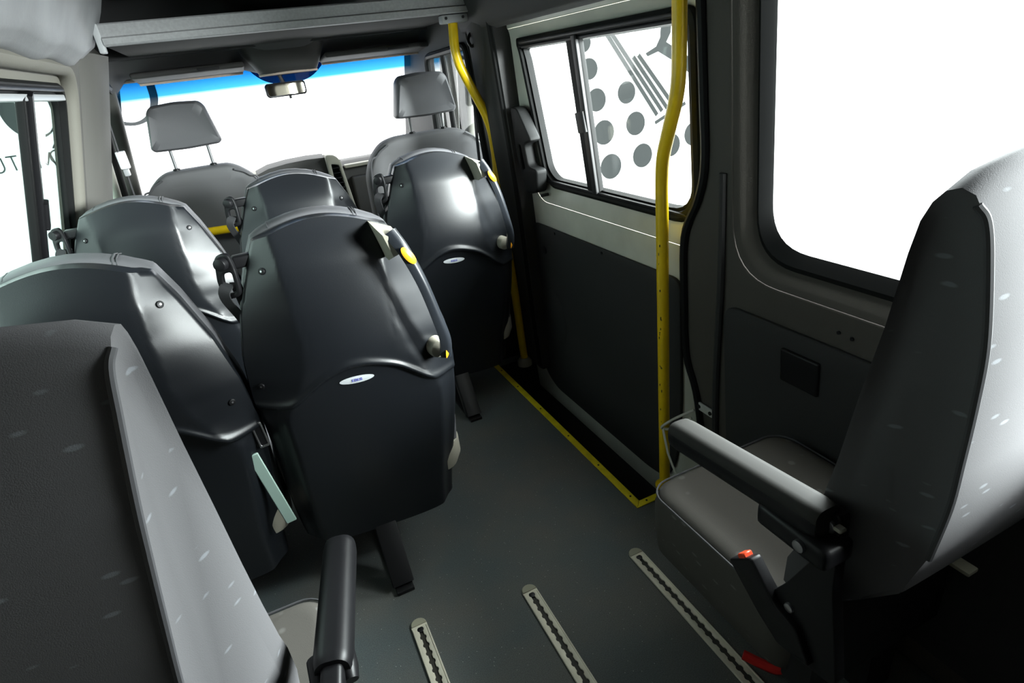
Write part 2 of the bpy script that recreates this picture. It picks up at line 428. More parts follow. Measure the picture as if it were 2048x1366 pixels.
loft('window_seal', 'black_rubber', wr, [ring_pts(wy0 + .03, wy1 - .028, wz0 + .028, wz1 - .03, .11, .034), ring_pts(wy0 + .034, wy1 - .036, wz0 + .040, wz1 - .04, .105, .030),
      ring_pts(wy0 + .04, wy1 - .052, wz0 + .060, wz1 - .05, .10, .046), ring_pts(wy0 + .045, wy1 - .056, wz0 + .066, wz1 - .06, .10, .052)], False, False)
pw = struct(plate('window_1', 'glass_clear', None, [(p[0], p[1]) for p in rpoly([(wy1 - .050, wz0 + .058), (wy1 - .050, wz1 - .05), (wy0 + .04, wz1 - .05), (wy0 + .04, wz0 + .058)], .10, 8)], [], .004, lambda u, v, w: rw(u, v, .054 + w)))
# pressed lower panel, recessed groove lines
plate('lower_panel', 'trim_dark', wr, rpoly([(1.03, .08), (1.035, .70), (.60, .70), (-1.0, .70), (-1.0, .08)], .05, 5), [], .012, lambda u, v, w: rw(u, v, -w), .004)
tube('panel_groove', 'trim_dark', wr, smooth_path([rw(1.035, 1.02, -.003), rw(1.045, .76, -.006), rw(1.075, .39, -.006), rw(1.08, .05, -.006)]), .009, 8)
tube('door_seal', 'black_rubber', wr, smooth_path([rw(1.09, 1.6, -.004), rw(1.09, 1.2, -.004), rw(1.092, 1.04, -.004), rw(1.118, .95, -.004), rw(1.175, .84, -.004), rw(1.190, .64, -.004), rw(1.19, .48, -.004), rw(1.150, .34, -.004), rw(1.13, .02, -.004)]), .011, 8)
box('service_cover', 'black_plastic', wr, (-.050, -.042, -.006), (.050, .042, .006), .005, 3, Matrix.Translation(rw(.797, .612, -.014)) @ Matrix.Rotation(-.07, 4, 'Y') @ Matrix(((0, 0, -1, 0), (1, 0, 0, 0), (0, 1, 0, 0), (0, 0, 0, 1))))
for y, z in ((.72, .735), (.69, .732)): cyl('clip_hole', 'black_plastic', wr, rw(y, z, 0), rw(y, z, -.003), .004, 10)

# left wall, full length, unseen rear part left windowless to darken the last row
wl = sroot('wall_left')
h1 = rpoly([(1.02, .86), (2.345, .86), (2.205, 1.385), (1.02, 1.385)], .07, 6)
h2 = rpoly([(2.74, .82), (3.53, .82), (3.22, 1.37), (2.78, 1.41)], .05, 5)
plate('wall_panel', 'trim_light', wl, [(-1.2, .78), (3.82, .78), (3.30, 1.46), (2.6, 1.52), (-1.2, 1.52)], [h1, h2], .03, lambda u, v, w: lw(u, v, w))
box('lower_wall', 'trim_dark', wl, (-.76, -1.2, -.03), (-.73, 3.85, .79), 0)
box('wall_ledge', 'trim_light', wl, (-.76, -1.2, .765), (-.632, 3.85, .785), .004)
def lring(pts, r, out): return [tuple(lw(p[0], p[1], out)) for p in rpoly(pts, r, 6)]
def sq(y0, y1, z0, z1, d): return [(y0 + d, z0 + d), (y1 + .14 - d, z0 + d), (y1 - d, z1 - d), (y0 + d, z1 - d)]
for (a, b), nm in (((1.02, 2.205), 'window_2'),):
    w2 = sroot(nm)
    fr = [lring(sq(a, b, .86, 1.385, -.004), .07, -.004), lring(sq(a, b, .86, 1.385, .004), .065, -.012), lring(sq(a, b, .86, 1.385, .014), .06, -.012),
          lring(sq(a, b, .86, 1.385, .018), .055, .004), lring(sq(a, b, .86, 1.385, .030), .05, .002), lring(sq(a, b, .86, 1.385, .033), .05, .016)]
    loft('window_frame', 'black_rubber', w2, fr, False, False)
    plate('pane', 'glass_green', w2, rpoly(sq(a, b, .86, 1.385, .030), .05, 6), [], .004, lambda u, v, w: lw(u, v, .010 + w))
    if nm == 'window_2':
        # sliding pane: slanting meeting stile, rail along the top, catch
        def stile(o, wd, th, nm_, m, a0=(1.895, .89), a1=(1.785, 1.36)):
            bm = bmesh.new(); p, q = Vector(lw(*a0, o)), Vector(lw(*a1, o))
            add_sweep(bm, [p, q], rrect(wd, th, min(wd, th) * .5, 3), upv=(1, 0, .25)); return obj(nm_, bm, m, w2)
        stile(-.004, .046, .009, 'stile', 'black_rubber'); stile(-.014, .022, .008, 'stile', 'black_plastic', (1.920, .89), (1.805, 1.36))
        stile(-.018, .018, .012, 'latch', 'black_plastic', (1.892, 1.05), (1.876, 1.115))
        bm = bmesh.new(); add_sweep(bm, [lw(1.06, 1.352, -.006), lw(2.17, 1.352, -.006)], rrect(.010, .008, .003, 2)); obj('slide_rail', bm, 'bracket_grey', w2)
        bm = bmesh.new(); add_sweep(bm, [lw(1.06, 1.372, -.008), lw(2.17, 1.372, -.008)], rrect(.006, .006, .002, 2)); obj('slide_rail', bm, 'black_plastic', w2)
# left pillar padding between the side window and the cab door
t1 = sroot('trim_1')
def lpill(y, z, o): return lw(y, z, o)
rings = []
for z in (0.0, .5, .9, 1.1, 1.3, 1.40, 1.47):
    yo = .265 * (1.385 - max(z, .6))
    rings.append([tuple(lw(a + yo * b, z, o)) for a, b, o in ((2.24, 1, .01), (2.245, 1, -.018), (2.28, 1, -.030), (2.335, 1, -.024), (2.35, 1, -.014), (2.362, 1, -.024),
                  (2.42, 1, -.052), (2.60, .8, -.066), (2.66, .7, -.055), (2.69, .7, -.02), (2.70, .7, .012))])
loft('pillar_pad', 'pillar_grey', t1, rings, True, True, ang=50)
tube('window_surround', 'trim_light', t1, fillet_path([lw(.95, 1.425, -.012), lw(2.225, 1.425, -.012), lw(2.37, .86, -.012)], .10, 8), .024, 10, .02)
# overhead padded cantrail on the left
def cant_l(u, v):
    y = -1.2 + 3.52 * u
    prof = [(-.385, 1.425), (-.345, 1.432), (-.305, 1.462), (-.255, 1.56), (-.215, 1.66), (-.17, 1.78), (-.10, 1.88)]
    t = v * (len(prof) - 1); i = min(int(t), len(prof) - 2); f = t - i
    x = prof[i][0] * (1 - f) + prof[i + 1][0] * f; z = prof[i][1] * (1 - f) + prof[i + 1][1] * f
    wv = .006 * math.sin(y * 17) * math.exp(-((z - 1.44) / .06) ** 2)
    return (x, y, z + wv + .02 * sstep(2.1, 2.3, y) * (1 - v))
bm = grid(cant_l, 60, 24)
r = bmesh.ops.extrude_edge_only(bm, edges=[e for e in bm.edges if e.is_boundary and abs(e.verts[0].co.y - 2.32) < 1e-4 and abs(e.verts[1].co.y - 2.32) < 1e-4])
for v in [g for g in r['geom'] if isinstance(g, bmesh.types.BMVert)]: v.co += Vector((-.10, .012, -.01))
struct(obj('trim_2', bm, 'cantrail_grey', None, ang=60))

# ceiling and rear closure
box('ceiling', 'headliner_dark', None, (-.62, -1.2, 1.88), (1.12, 3.15, 1.91), .0); struct(bpy.data.objects['ceiling'])
box('ceiling_front', 'headliner_dark', None, (-.62, 2.84, 1.47), (1.12, 2.87, 1.90), .0); struct(bpy.data.objects['ceiling_front'])
for sx in (-.60, 1.06): struct(box('ceiling_side', 'headliner_dark', None, (sx, 2.2, 1.44), (sx + .04, 3.15, 1.90), .0))
box('wall_rear', 'trim_dark', None, (-.85, -1.24, -.03), (1.15, -1.20, 1.9), .0); struct(bpy.data.objects['wall_rear'])
# right cantrail above the door and window
def cant_r(u, v):
    y = -1.2 + 3.6 * u
    prof = [(1.02, 1.42), (.93, 1.408), (.905, 1.42), (.885, 1.47), (.86, 1.56), (.80, 1.74), (.74, 1.88)]
    t = v * (len(prof) - 1); i = min(int(t), len(prof) - 2); f = t - i
    return (prof[i][0] * (1 - f) + prof[i + 1][0] * f, y, prof[i][1] * (1 - f) + prof[i + 1][1] * f + (.055 * sstep(1.07, 1.0, y)))
struct(obj('trim_3', grid(cant_r, 40, 18), 'trim_dark', None, ang=60))

# ------------------------------------------------------------------ sliding door
d1 = sroot('door_1')
win = rpoly([(1.155, .862), (1.155, 1.367), (2.075, 1.367), (2.06, 1.33), (2.0, .90), (1.95, .862)], [.10, .05, .04, .03, .06, .06], 6)
win_big = rpoly([(1.10, .80), (1.10, 1.40), (2.15, 1.40), (2.15, 1.34), (2.085, .84), (2.03, .80)], [.12, .06, .05, .05, .08, .08], 6)
plate('door_skin', 'cream_paint', d1, [(.98, -.26), (.98, 1.56), (2.42, 1.56), (2.42, -.26)], [win_big], .02, lambda u, v, w: dw(u, v, .02 - w), .004)
def dring(pts, out): return [tuple(dw(p[0], p[1], out)) for p in pts]
loft('window_reveal', 'cream_paint', d1, [dring(win_big, .002), dring([((a[0] + 3 * b[0]) / 4, (a[1] + 3 * b[1]) / 4) for a, b in zip(win_big, win)], .012), dring(win, .022)], False, False, ang=60)
cy_, cz_ = 1.6, 1.11
def shrink(pts, k): return [(p[0] + (cy_ - p[0]) * k / .46, p[1] + (cz_ - p[1]) * k / .25) for p in pts]
loft('window_frame', 'black_rubber', d1, [dring(win, .022), dring(win, .004), dring(shrink(win, .010), -.002), dring(shrink(win, .022), .001), dring(shrink(win, .026), .014),
      dring(shrink(win, .033), .012), dring(shrink(win, .036), .034)], False, False)
plate('pane', 'glass_clear', d1, shrink(win, .028), [], .004, lambda u, v, w: dw(u, v, .028 + w))
def dstile(nm, m, o, wd, th, a0, a1):
    bm = bmesh.new(); add_sweep(bm, [dw(*a0, o), dw(*a1, o)], rrect(wd, th, min(wd, th) * .45, 3), upv=(1, 0, 0)); return obj(nm, bm, m, d1)
dstile('stile', 'black_rubber', .012, .036, .010, (1.655, .875), (1.690, 1.350))
dstile('stile', 'black_plastic', -.002, .012, .007, (1.633, .885), (1.664, 1.345))
dstile('latch', 'black_plastic', -.006, .022, .012, (1.657, 1.075), (1.665, 1.135))
for z, o in ((1.352, .0), (1.338, .006), (.885, .004)):
    bm = bmesh.new(); add_sweep(bm, [dw(1.19, z, o), dw(2.03, z, o)], rrect(.006, .005, .002, 2)); obj('slide_rail', bm, 'black_plastic', d1)
card = rpoly([(1.222, .703), (2.14, .705), (2.19, .60), (2.215, .42), (2.262, .02), (2.235, -.06), (2.15, -.105), (1.44, -.105), (1.345, -.085), (1.285, .02), (1.245, .25)], [.04, .05, .05, .1, .1, .08, .08, .08, .06, .1, .1], 5)
plate('door_card', 'door_card', d1, card, [], .012, lambda u, v, w: dw(u, v, -w), .004)
cyl('lock_hole', 'black_plastic', d1, dw(2.06, .60, -.011), dw(2.06, .60, -.0135), .016, 20)
def dish(u, v):
    a = 2 * PI * u; r_ = .105 * v
    return dw(2.055 + r_ * math.cos(a) * .9, .30 + r_ * math.sin(a) * 1.25, -.0125 - .006 * (1 - v) ** .5)
obj('speaker_dish', grid(dish, 32, 8), 'door_card', d1)
cyl('lock_pin', 'black_plastic', d1, dw(1.98, .835, .0), dw(1.98, .835, -.03), .006, 10)
for y in (1.30, 1.62, 1.95): cyl('card_clip', 'black_plastic', d1, dw(y, .69, -.011), dw(y, .69, -.015), .005, 10)
# black grab handle at the leading edge of the door
gh = plate('grab_handle', 'black_rubber', d1, rpoly([(2.10, 1.15), (2.045, 1.145), (1.965, 1.035), (2.03, 1.02), (2.02, .94), (1.955, .935), (1.975, .85), (2.07, .83), (2.11, .98)], .018, 4),
      [rpoly([(2.062, 1.02), (2.052, .93), (2.078, .925), (2.084, 1.01)], .012, 3)], .045, lambda u, v, w: dw(u, v, -w - .002), .008)

# right pillar between cab door and sliding door
t4 = sroot('trim_4')
rings = []
for z in (0.0, .3, .6, .85, 1.0, 1.15, 1.3, 1.46):
    yo = .06 * sstep(.9, .0, z)
    x0 = 1.0 - .06 * z
    P = [(.07, 2.12 + yo), (.0, 2.115 + yo), (-.006, 2.14 + yo), (-.004, 2.19 + yo), (-.012, 2.20 + yo), (-.018, 2.26 + yo), (-.012, 2.34 + yo), (.004, 2.375 + yo), (.07, 2.385 + yo)]
    rings.append([(x0 + a, y, z) for a, y in P])
loft('pillar_pad', 'trim_dark', t4, rings, True, True, ang=50)
tube('door_seal', 'black_rubber', t4, [(1.0 - .06 * z, 2.135 + .06 * sstep(.9, 0, z), z) for z in (0.02, .3, .6, .85, 1.0, 1.2, 1.44)], .014, 8)
# cab door, right
d2 = sroot('door_2')
pwin = rpoly([(2.40, .84), (3.06, .84), (2.93, 1.36), (2.40, 1.375)], .04, 5)
plate('door_skin', 'trim_dark', d2, [(2.385, -.03), (3.9, -.03), (3.9, .72), (3.25, 1.46), (2.385, 1.54)], [pwin], .03, lambda u, v, w: (1.0 - .06 * v + w, u, v))
tube('window_frame', 'black_rubber', d2, [(1.0 - .06 * b - .004, a, b) for a, b in pwin + pwin[:1]], .014, 8)
tube('quarter_post', 'black_rubber', d2, [(1.0 - .06 * .84 + .005, 2.80, .84), (1.0 - .06 * 1.36 + .005, 2.72, 1.365)], .012, 8)
plate('pane', 'glass_grey', d2, pwin, [], .004, lambda u, v, w: (1.0 - .06 * v + .018 + w, u, v))
# cab door, left: pane and frame in the left wall
d3 = sroot('door_3')
plate('pane', 'glass_green', d3, h2, [], .004, lambda u, v, w: lw(u, v, .018 + w))
tube('window_frame', 'black_rubber', d3, [lw(a, b, -.003) for a, b in h2 + h2[:1]], .016, 8)

# ------------------------------------------------------------------ windscreen, cab
def ws(u, v):    # u 0..1 left-right, v 0..1 bottom-top
    x0 = -.54 * (1 - v) + -.40 * v; x1 = 1.17 * (1 - v) + 1.055 * v
    x = x0 + (x1 - x0) * u; c = 1 - (2 * u - 1) ** 2
    return (x, 3.62 - .52 * v + .16 * c * (1 - .4 * v), .80 + .66 * v)
bm = grid(ws, 24, 14)
struct(obj('window_3', bm, 'glass_windshield', None))
def wsp(x, z, d=0):
    v = (z - .80) / .66; x0 = -.54 * (1 - v) + -.40 * v; x1 = 1.17 * (1 - v) + 1.055 * v
    p = Vector(ws((x - x0) / (x1 - x0), v)); return p - Vector((0, .79 * d, .61 * d))
fr = rpoly([(.10, 1.46), (.13, 1.40), (.22, 1.355), (.40, 1.355), (.50, 1.40), (.54, 1.46)], [0, .05, .05, .05, .05, 0], 5)
bm = bmesh.new()
top = [fr[0]] + [p for p in fr]
def fritfn(u, v):
    x = .11 + .42 * u; zlow = 1.330 + .13 * abs(2 * u - 1) ** 3.0; return wsp(x, zlow + (1.458 - zlow) * v, .004)
o = obj('mirror_shade_band', grid(fritfn, 24, 4), 'glass_frit', bpy.data.objects['window_3'])
# A pillars
for nm, s in (('trim_5', 0), ('trim_6', 1)):
    bm = bmesh.new()
    path = [Vector(ws(s, v)) + Vector(((-.012 if s == 0 else .012), -.055, -.02)) for v in (0, .25, .5, .75, 1.0)]
    add_sweep(bm, path, rrect(.050, .034, .02, 4), upv=(1, 0, 0)); ap = struct(obj(nm, bm, 'pillar_grey', None, ang=60))
    sg = -1 if s == 0 else 1
    tube('door_seal', 'black_rubber', ap, [p + Vector((sg * .030, -.12, .0)) for p in path], .024, 10)
    tube('door_frame', 'pillar_cream', ap, [p + Vector((sg * .042, -.20, .0)) for p in path], .020, 10)
# cab headliner: recessed pockets over the driver and passenger, bulging centre console
def head(u, v):
    x = -.40 + 1.46 * u; y = 2.29 + .83 * v
    c = (x - .30) / .68
    con = math.exp(-((x - .29) / .16) ** 4)
    z = 1.60 - .19 * sstep(.45, 1.0, v) ** .8
    pocket = (1 - con) * (1 - abs(c) ** 6) if abs(c) < 1 else 0
    z += .05 * pocket * math.sin(PI * min(1, v * 1.05)) - con * .075 * sstep(.0, .75, v) * (1 - .5 * sstep(.8, 1, v))
    z -= .14 * sstep(.93, 1.05, abs(c)) * (1 - v * .6)
    return (x, y, z)
o = obj('ceiling_cab', grid(head, 72, 40), 'headliner', None, ang=70); struct(o)
tube('windscreen_rim', 'visor_edge', o, [(-.40 + 1.46 * k / 24, 3.10 + .05 * (1 - (2 * k / 24 - 1) ** 2), 1.408) for k in range(25)], .010, 8)
# roof console light
rc = thing('roof_console', 'rounded grey lamp console hanging above the mirror, dark oval recess', 'roof console', (.29, 2.93, 1.36), )
def egg(rx, ry, z, yo=0, n=28): return [(rx * math.copysign(abs(math.cos(2 * PI * k / n)) ** .75, math.cos(2 * PI * k / n)), yo + ry * math.copysign(abs(math.sin(2 * PI * k / n)) ** .75, math.sin(2 * PI * k / n)), z) for k in range(n)]
loft('housing', 'visor_grey', rc, [egg(.20, .13, .16, .05), egg(.17, .125, .09, .03), egg(.135, .115, .035, .0), egg(.122, .10, .010), egg(.108, .085, .0), egg(.10, .078, .004)], False, False, ang=60)
loft('lamp_lens', 'headliner_dark', rc, [egg(.101, .079, .0035), egg(.09, .07, .018), egg(.05, .04, .022)], False, True)
def lip(n=20): return [(.118 * math.cos(PI + PI * k / n), -.095 * abs(math.sin(PI * k / n)) ** .8, .004) for k in range(n + 1)]
tube('lamp_lip', 'visor_edge', rc, lip(), .005, 8)
# sun visors
def visor(x0, x1, lab):
    t = thing('sun_visor', lab, 'sun visor', ((x0 + x1) / 2, 2.97, 1.392), 'sun visors folded up')
    w = (x1 - x0) / 2
    M = Matrix.Rotation(math.radians(-4), 4, 'X')
    box('visor_panel', 'visor_grey', t, (-w, -.10, .004), (w, .10, .026), .010, 3, M)
    box('visor_edge', 'visor_edge', t, (-w + .006, .088, -.004), (w - .006, .101, .006), .003, 2, M)
    box('visor_grip', 'headliner_dark', t, (.0 + w * .15, -.106, .006), (w * .55, -.094, .018), .003, 2, M)
    tube('hinge_arm', 'visor_grey', t, [(-w * .96, .09, .02), (-w * .98, .11, .035), (-w * 1.0, .115, .06)], .007, 8)
    return t
visor(-.30, .12, 'grey sun visor folded up on the side with the steering wheel')
visor(.45, .93, 'grey sun visor folded up above the wide passenger cab seat')

# dashboard
db = thing('dashboard', 'dark dashboard under the windscreen with raised centre and side air vent', 'dashboard', (.30, 3.40, 0))
def dash_prof(z0, z1, y0, y1): return [(y1, .30), (y0 + .03, .30), (y0, z0), (y0 + .01, z1 - .02), (y0 + .05, z1), (y1, z1 - .02)]
rings = [[(x, y, z) for y, z in dash_prof(.80, .915, -.16, .22)] for x in (-.78, -.40, .16)]
rings += [[(x, y, z) for y, z in dash_prof(.80, .925, -.14, .22)] for x in (.161, .5, .75)]
loft('lower_body', 'dash_dark', db, rings, True, True)
box('glove_box_lid', 'dash_dark', db, (.20, -.175, .62), (.70, -.13, .85), .012, 3)
box('fascia_strip', 'dash_light', db, (.18, -.16, .895), (.75, -.10, .912), .006, 2)
hump = [[(x, y, z) for y, z in ((.20, .60), (-.21, .60), (-.215, .86), (-.19, zt - .015), (-.12, zt), (.06, zt - .02), (.20, .90))] for x, zt in ((-.25, .955), (-.19, .975), (-.10, .985), (.0, .988), (.085, .984))]
loft('centre_pod', 'dash_dark', db, hump, True, True)
loft('pod_corner', 'dash_light', db, [[(x, y, z) for y, z in ((.10, .80), (-.20, .80), (-.205, .88), (-.18, zt - .012), (-.10, zt), (.10, zt - .02))] for x, zt in ((-.30, .91), (-.285, .945), (-.25, .958))], True, True)
# vent bezel: light frame round a stack of louvres
bz = plate('vent_bezel', 'dash_light', db, rpoly([(.085, .66), (.085, .985), (.135, .975), (.155, .945), (.185, .66)], [.01, .02, .02, .02, .01], 4), [rpoly([(.105, .70), (.105, .935), (.142, .925), (.160, .70)], .006, 3)], .10, lambda u, v, w: (u, -.225 + w, v), .005)
for k in range(9):
    box('louvre', 'black_plastic', bz, (.103, -.222, .71 + k * .025), (.152 , -.185, .716 + k * .025), .002, 1)
box('vent_back', 'black_plastic', bz, (.10, -.18, .69), (.16, -.17, .945), 0)
# steering wheel
sw_ = thing('steering_wheel', 'black steering wheel rim showing behind the driver seat', 'steering wheel', (-.13, 3.02, .86))
M = Matrix.Rotation(math.radians(58), 4, 'X')
tube('rim', 'black_plastic', sw_, [M @ Vector((.185 * math.cos(2 * PI * k / 40), .185 * math.sin(2 * PI * k / 40), 0)) for k in range(41)], .015, 10)
cyl('hub', 'black_plastic', sw_, M @ Vector((0, 0, .01)), M @ Vector((0, 0, -.05)), .055, 20)
for a in (0, 180, 270): tube('spoke', 'black_plastic', sw_, [M @ Vector((.04 * math.cos(math.radians(a)), .04 * math.sin(math.radians(a)), -.02)), M @ Vector((.18 * math.cos(math.radians(a)), .18 * math.sin(math.radians(a)), 0))], .012, 8)
cyl('column', 'black_plastic', sw_, M @ Vector((0, 0, -.05)), M @ Vector((0, 0, -.14)), .035, 16)
# mirror
rv = thing('rear_view_mirror', 'black rear-view mirror hanging at the top of the windscreen', 'mirror', (.278, 3.12, 1.302))
rv.rotation_euler = (0, 0, math.radians(9))
loft('mirror_shell', 'black_plastic', rv, [[(a, y, b) for a, b in rrect(.092 - i, .030 - i, .014, 4)] for y, i in ((-.012, .003), (-.009, 0), (.012, .002), (.03, .02))], True, True)
bm = bmesh.new(); bm.faces.new([bm.verts.new((a, -.0125, b)) for a, b in rrect(.084, .023, .011, 4)]); obj('mirror_face', bm, 'mirror_glass', rv)
tube('mirror_arm', 'black_plastic', rv, [(.005, .02, .01), (.005, .05, .04), (.005, .10, .09)], .010, 10)
cyl('dip_tab', 'black_plastic', rv, (.012, -.004, -.028), (.012, -.004, -.042), .006, 10)

# ------------------------------------------------------------------ overhead crossbar
cb = thing('overhead_shelf', 'long grey crossbar shelf under the roof behind the cab', 'shelf', (.29, 2.25, 1.475))
loft('front_lip', 'bar_grey', cb, [[(x, y, z) for y, z in ((.0, .0), (-.004, .004), (-.004, .020), (.002, .024), (.002, .056), (.006, .060), (.03, .060), (.03, .0))] for x in (-.56, .60)], True, True)
box('shelf_board', 'headliner_dark', cb, (-.56, .03, .0), (.60, .55, .012), .003)
box('end_bracket', 'bracket_grey', cb, (-.578, -.002, -.018), (-.56, .03, .06), .004)

# ------------------------------------------------------------------ yellow poles
fp = thing('grab_pole', 'bent yellow grab pole by the front edge of the sliding door', 'grab pole', (.93, 2.28, 0), 'yellow grab poles')
path = fillet_path([(-.098, 0, 1.452), (-.108, 0, 1.335), (.0, 0, 1.09), (.006, 0, .95), (-.002, 0, .86), (.012, -.01, .40), (.02, -.01, .035)], .07, 8)
tube('pole', 'yellow', fp, path, .0175, 14)
box('top_bracket', 'bracket_grey', fp, (-.145, -.022, 1.446), (-.045, .02, 1.473), .006)
for dx in (-.13, -.065): cyl('bracket_bolt', 'black_steel', fp, (dx, -.021, 1.462), (dx, -.026, 1.462), .005, 8)
box('wall_bracket', 'bracket_grey', fp, (.0, -.024, .855), (.048, .006, .895), .006)
cyl('bracket_bolt', 'black_steel', fp, (.038, -.022, .875), (.038, -.028, .875), .006, 8)
loft('foot_flange', 'beige_plastic', fp, [[(.02 + a, -.01 + b, z) for a, b in circ(r_, 20)] for z, r_ in ((0.001, .034), (.02, .034), (.026, .03), (.04, .022))], True, True)
rp = thing('grab_pole', 'tall yellow pole with worn paint at the rear corner of the step', 'grab pole', (.955, 1.232, 0), 'yellow grab poles')
def rpl(z): return .955 - .018 * z
path = fillet_path([(0, 0, .001), (-.012, -.008, .98), (-.020, -.022, 1.045), (-.024, -.085, 1.20), (-.028, -.092, 1.30), (-.03, -.093, 1.44)], .07, 8)
tube('pole', 'yellow', rp, path, .0165, 16)
bm = bmesh.new()
for k in range(26):
    z = random.choice((.30, .42, .55, .62, .70, .78)) + random.uniform(-.06, .06); a = math.radians(random.choice((195, 200, 205, 215, 330)) + random.uniform(-6, 6))
    c = Vector((-.012 * z + .0162 * math.cos(a), -.008 * z + .0162 * math.sin(a), z)); s = random.uniform(.002, .0042)
    bmesh.ops.create_icosphere(bm, subdivisions=1, radius=s, matrix=Matrix.Translation(c) @ Matrix.Diagonal((.5, .5, random.uniform(.7, 2), 1)))
o = obj('paint_chip', bm, 'chip', rp); o['kind'] = 'stuff'
loft('foot_flange', 'yellow', rp, [[(a, b, z) for a, b in circ(r_, 20)] for z, r_ in ((0.001, .03), (.008, .03), (.012, .022))], True, True)
yb = thing('guard_rail', 'short horizontal yellow rail behind the driver seat', 'rail', (-.16, 2.695, 0))
tube('rail', 'yellow', yb, fillet_path([(-.26, 0, .0), (-.26, 0, .825), (.46, 0, .785), (.46, 0, .0)], .06, 6), .017, 14)

# ------------------------------------------------------------------ step edging
se = thing('step_edging', 'yellow L-shaped edge strip screwed round the black door step', 'edging', (.842, 1.215, 0))
plate('edge_strip', 'yellow_trim', se, [(-.024, -.024), (0, 0), (0, 1.165), (-.024, 1.165)], [], .004, lambda u, v, w: (u, v, w + .0005), .0012)
plate('edge_strip', 'yellow_trim', se, [(-.0235, -.0245), (.10, -.0245), (.10, -.0005), (.0005, -.0005)], [], .004, lambda u, v, w: (u, v, w + .0005), .0012)
for x, y in ((-.012, .03), (-.012, .22), (-.012, .43), (-.012, .66), (-.012, .88), (-.012, 1.06), (.02, -.012), (.075, -.012)):
    cyl('screw', 'black_steel', se, (x, y, .004), (x, y, .0055), .0035, 10)

# ------------------------------------------------------------------ floor rails
def rail(x, y1, lab):
    t = thing('floor_rail', lab, 'floor rail', (x, y1, 0), 'airline style seat rails in the floor')
    w = .021; L = 1.5; pitch = .0254; n = 44
    outer = [(-w, -L), (w, -L)] + [(w * math.cos(math.radians(a)), -w + w * math.sin(math.radians(a))) for a in range(0, 181, 15)]
    hole_r, neck, y0 = .0085, .0050, -.036
    right_, left_ = [], []
    for k in range(n):
        yc = y0 - k * pitch
        for j in range(7):
            a = math.radians(54 - 108 * j / 6); right_.append((hole_r * math.cos(a), yc + hole_r * math.sin(a)))
    left_ = [(-x_, y_) for x_, y_ in reversed(right_)]
    slot = right_ + left_
    plate('rail_top', 'rail_metal', t, outer, [slot], .004, lambda u, v, w_: (u, v, w_ + .001), .0008, 1)
    for s in (-1, 1): box('edge_bead', 'rail_metal', t, (s * .0185 - .002, -L, .004), (s * .0185 + .002, -.03, .0066), .0008, 1)
    box('slot_channel', 'rail_slot', t, (-.011, -L, .0004), (.011, -.02, .0012), 0)
    loft('end_cap', 'rail_cap', t, [[(s * w * math.cos(math.radians(a)), -w + s * w * math.sin(math.radians(a)) if a > 0 and a < 180 else -w - .002, z) for a in range(0, 181, 15)] for s, z in ((1.0, .0055), (.9, .0075))], False, True)
    for k in ((0, 18) if x > .2 else (0,)): cyl('rail_stud', 'black_steel', t, (0, y0 - k * pitch, .0012), (0, y0 - k * pitch, .0045), .009, 12, .001)
    return t
rail(.085, 1.15, 'pale floor rail with scalloped slot, nearest the aisle seats')
rail(.385, 1.10, 'pale floor rail with scalloped slot, middle of the three')
rail(.705, 1.06, 'pale floor rail with scalloped slot, nearest the single rear seat')

# ------------------------------------------------------------------ black-backed passenger seats
WT = [(.165, .208), (.24, .214), (.40, .224), (.55, .233), (.67, .238), (.76, .230), (.860, .206), (.955, .170), (1.034, .131), (1.09, .110)]
BT = [(.18, .80), (.60, .78), (.64, .70), (.68, .58), (.74, .47), (.80, .46), (.90, .54), (.98, .67), (1.02, .80), (1.045, .93), (1.09, .97)]
SHEAR = .07
def ye(z): return -.14 * z + .085 * sstep(.70, 1.12, z)
def ztop(s): return 1.050 - .036 * s * s
def zbot(s): return .165 + .02 * abs(s) ** 4
WAVE = [(-1.05, .644), (-.85, .638), (-.66, .643), (-.48, .675), (-.30, .704), (-.12, .719), (.06, .717), (.25, .704), (.40, .688), (.55, .658), (.68, .633), (.80, .626), (1.05, .628)]
def swave(s):
    return sum(interp(WAVE, s + d) for d in (-.05, 0, .05)) / 3
def shell_pt(s, z):
    w = interp(WT, z); b = interp(BT, z)
    dc = .056 * sstep(1.10, .95, z) * .78 + .056 * .22
    a = abs(s)
    if a < b: k = 1 - .10 * (a / b) ** 2
    else: k = .90 * (1 - ((a - b) / (1 - b))) if b < 1 else 0
    edge = sstep(b - .10, b + .02, a)
    k = k - .02 * edge * (1 if a < b else 0)
    zw = swave(s)
    low = sstep(zw + .004, zw - .010, z)
    d = dc * k - .012 * low * (1 - .6 * sstep(.9, 1.0, a)) + .006 * math.exp(-((z - zw - .006) / .010) ** 2)
    d -= .02 * sstep(.45, .18, z)
    return Vector((s * w - .022 * sstep(.60, .22, z), ye(z) - d, z - SHEAR * s * w))
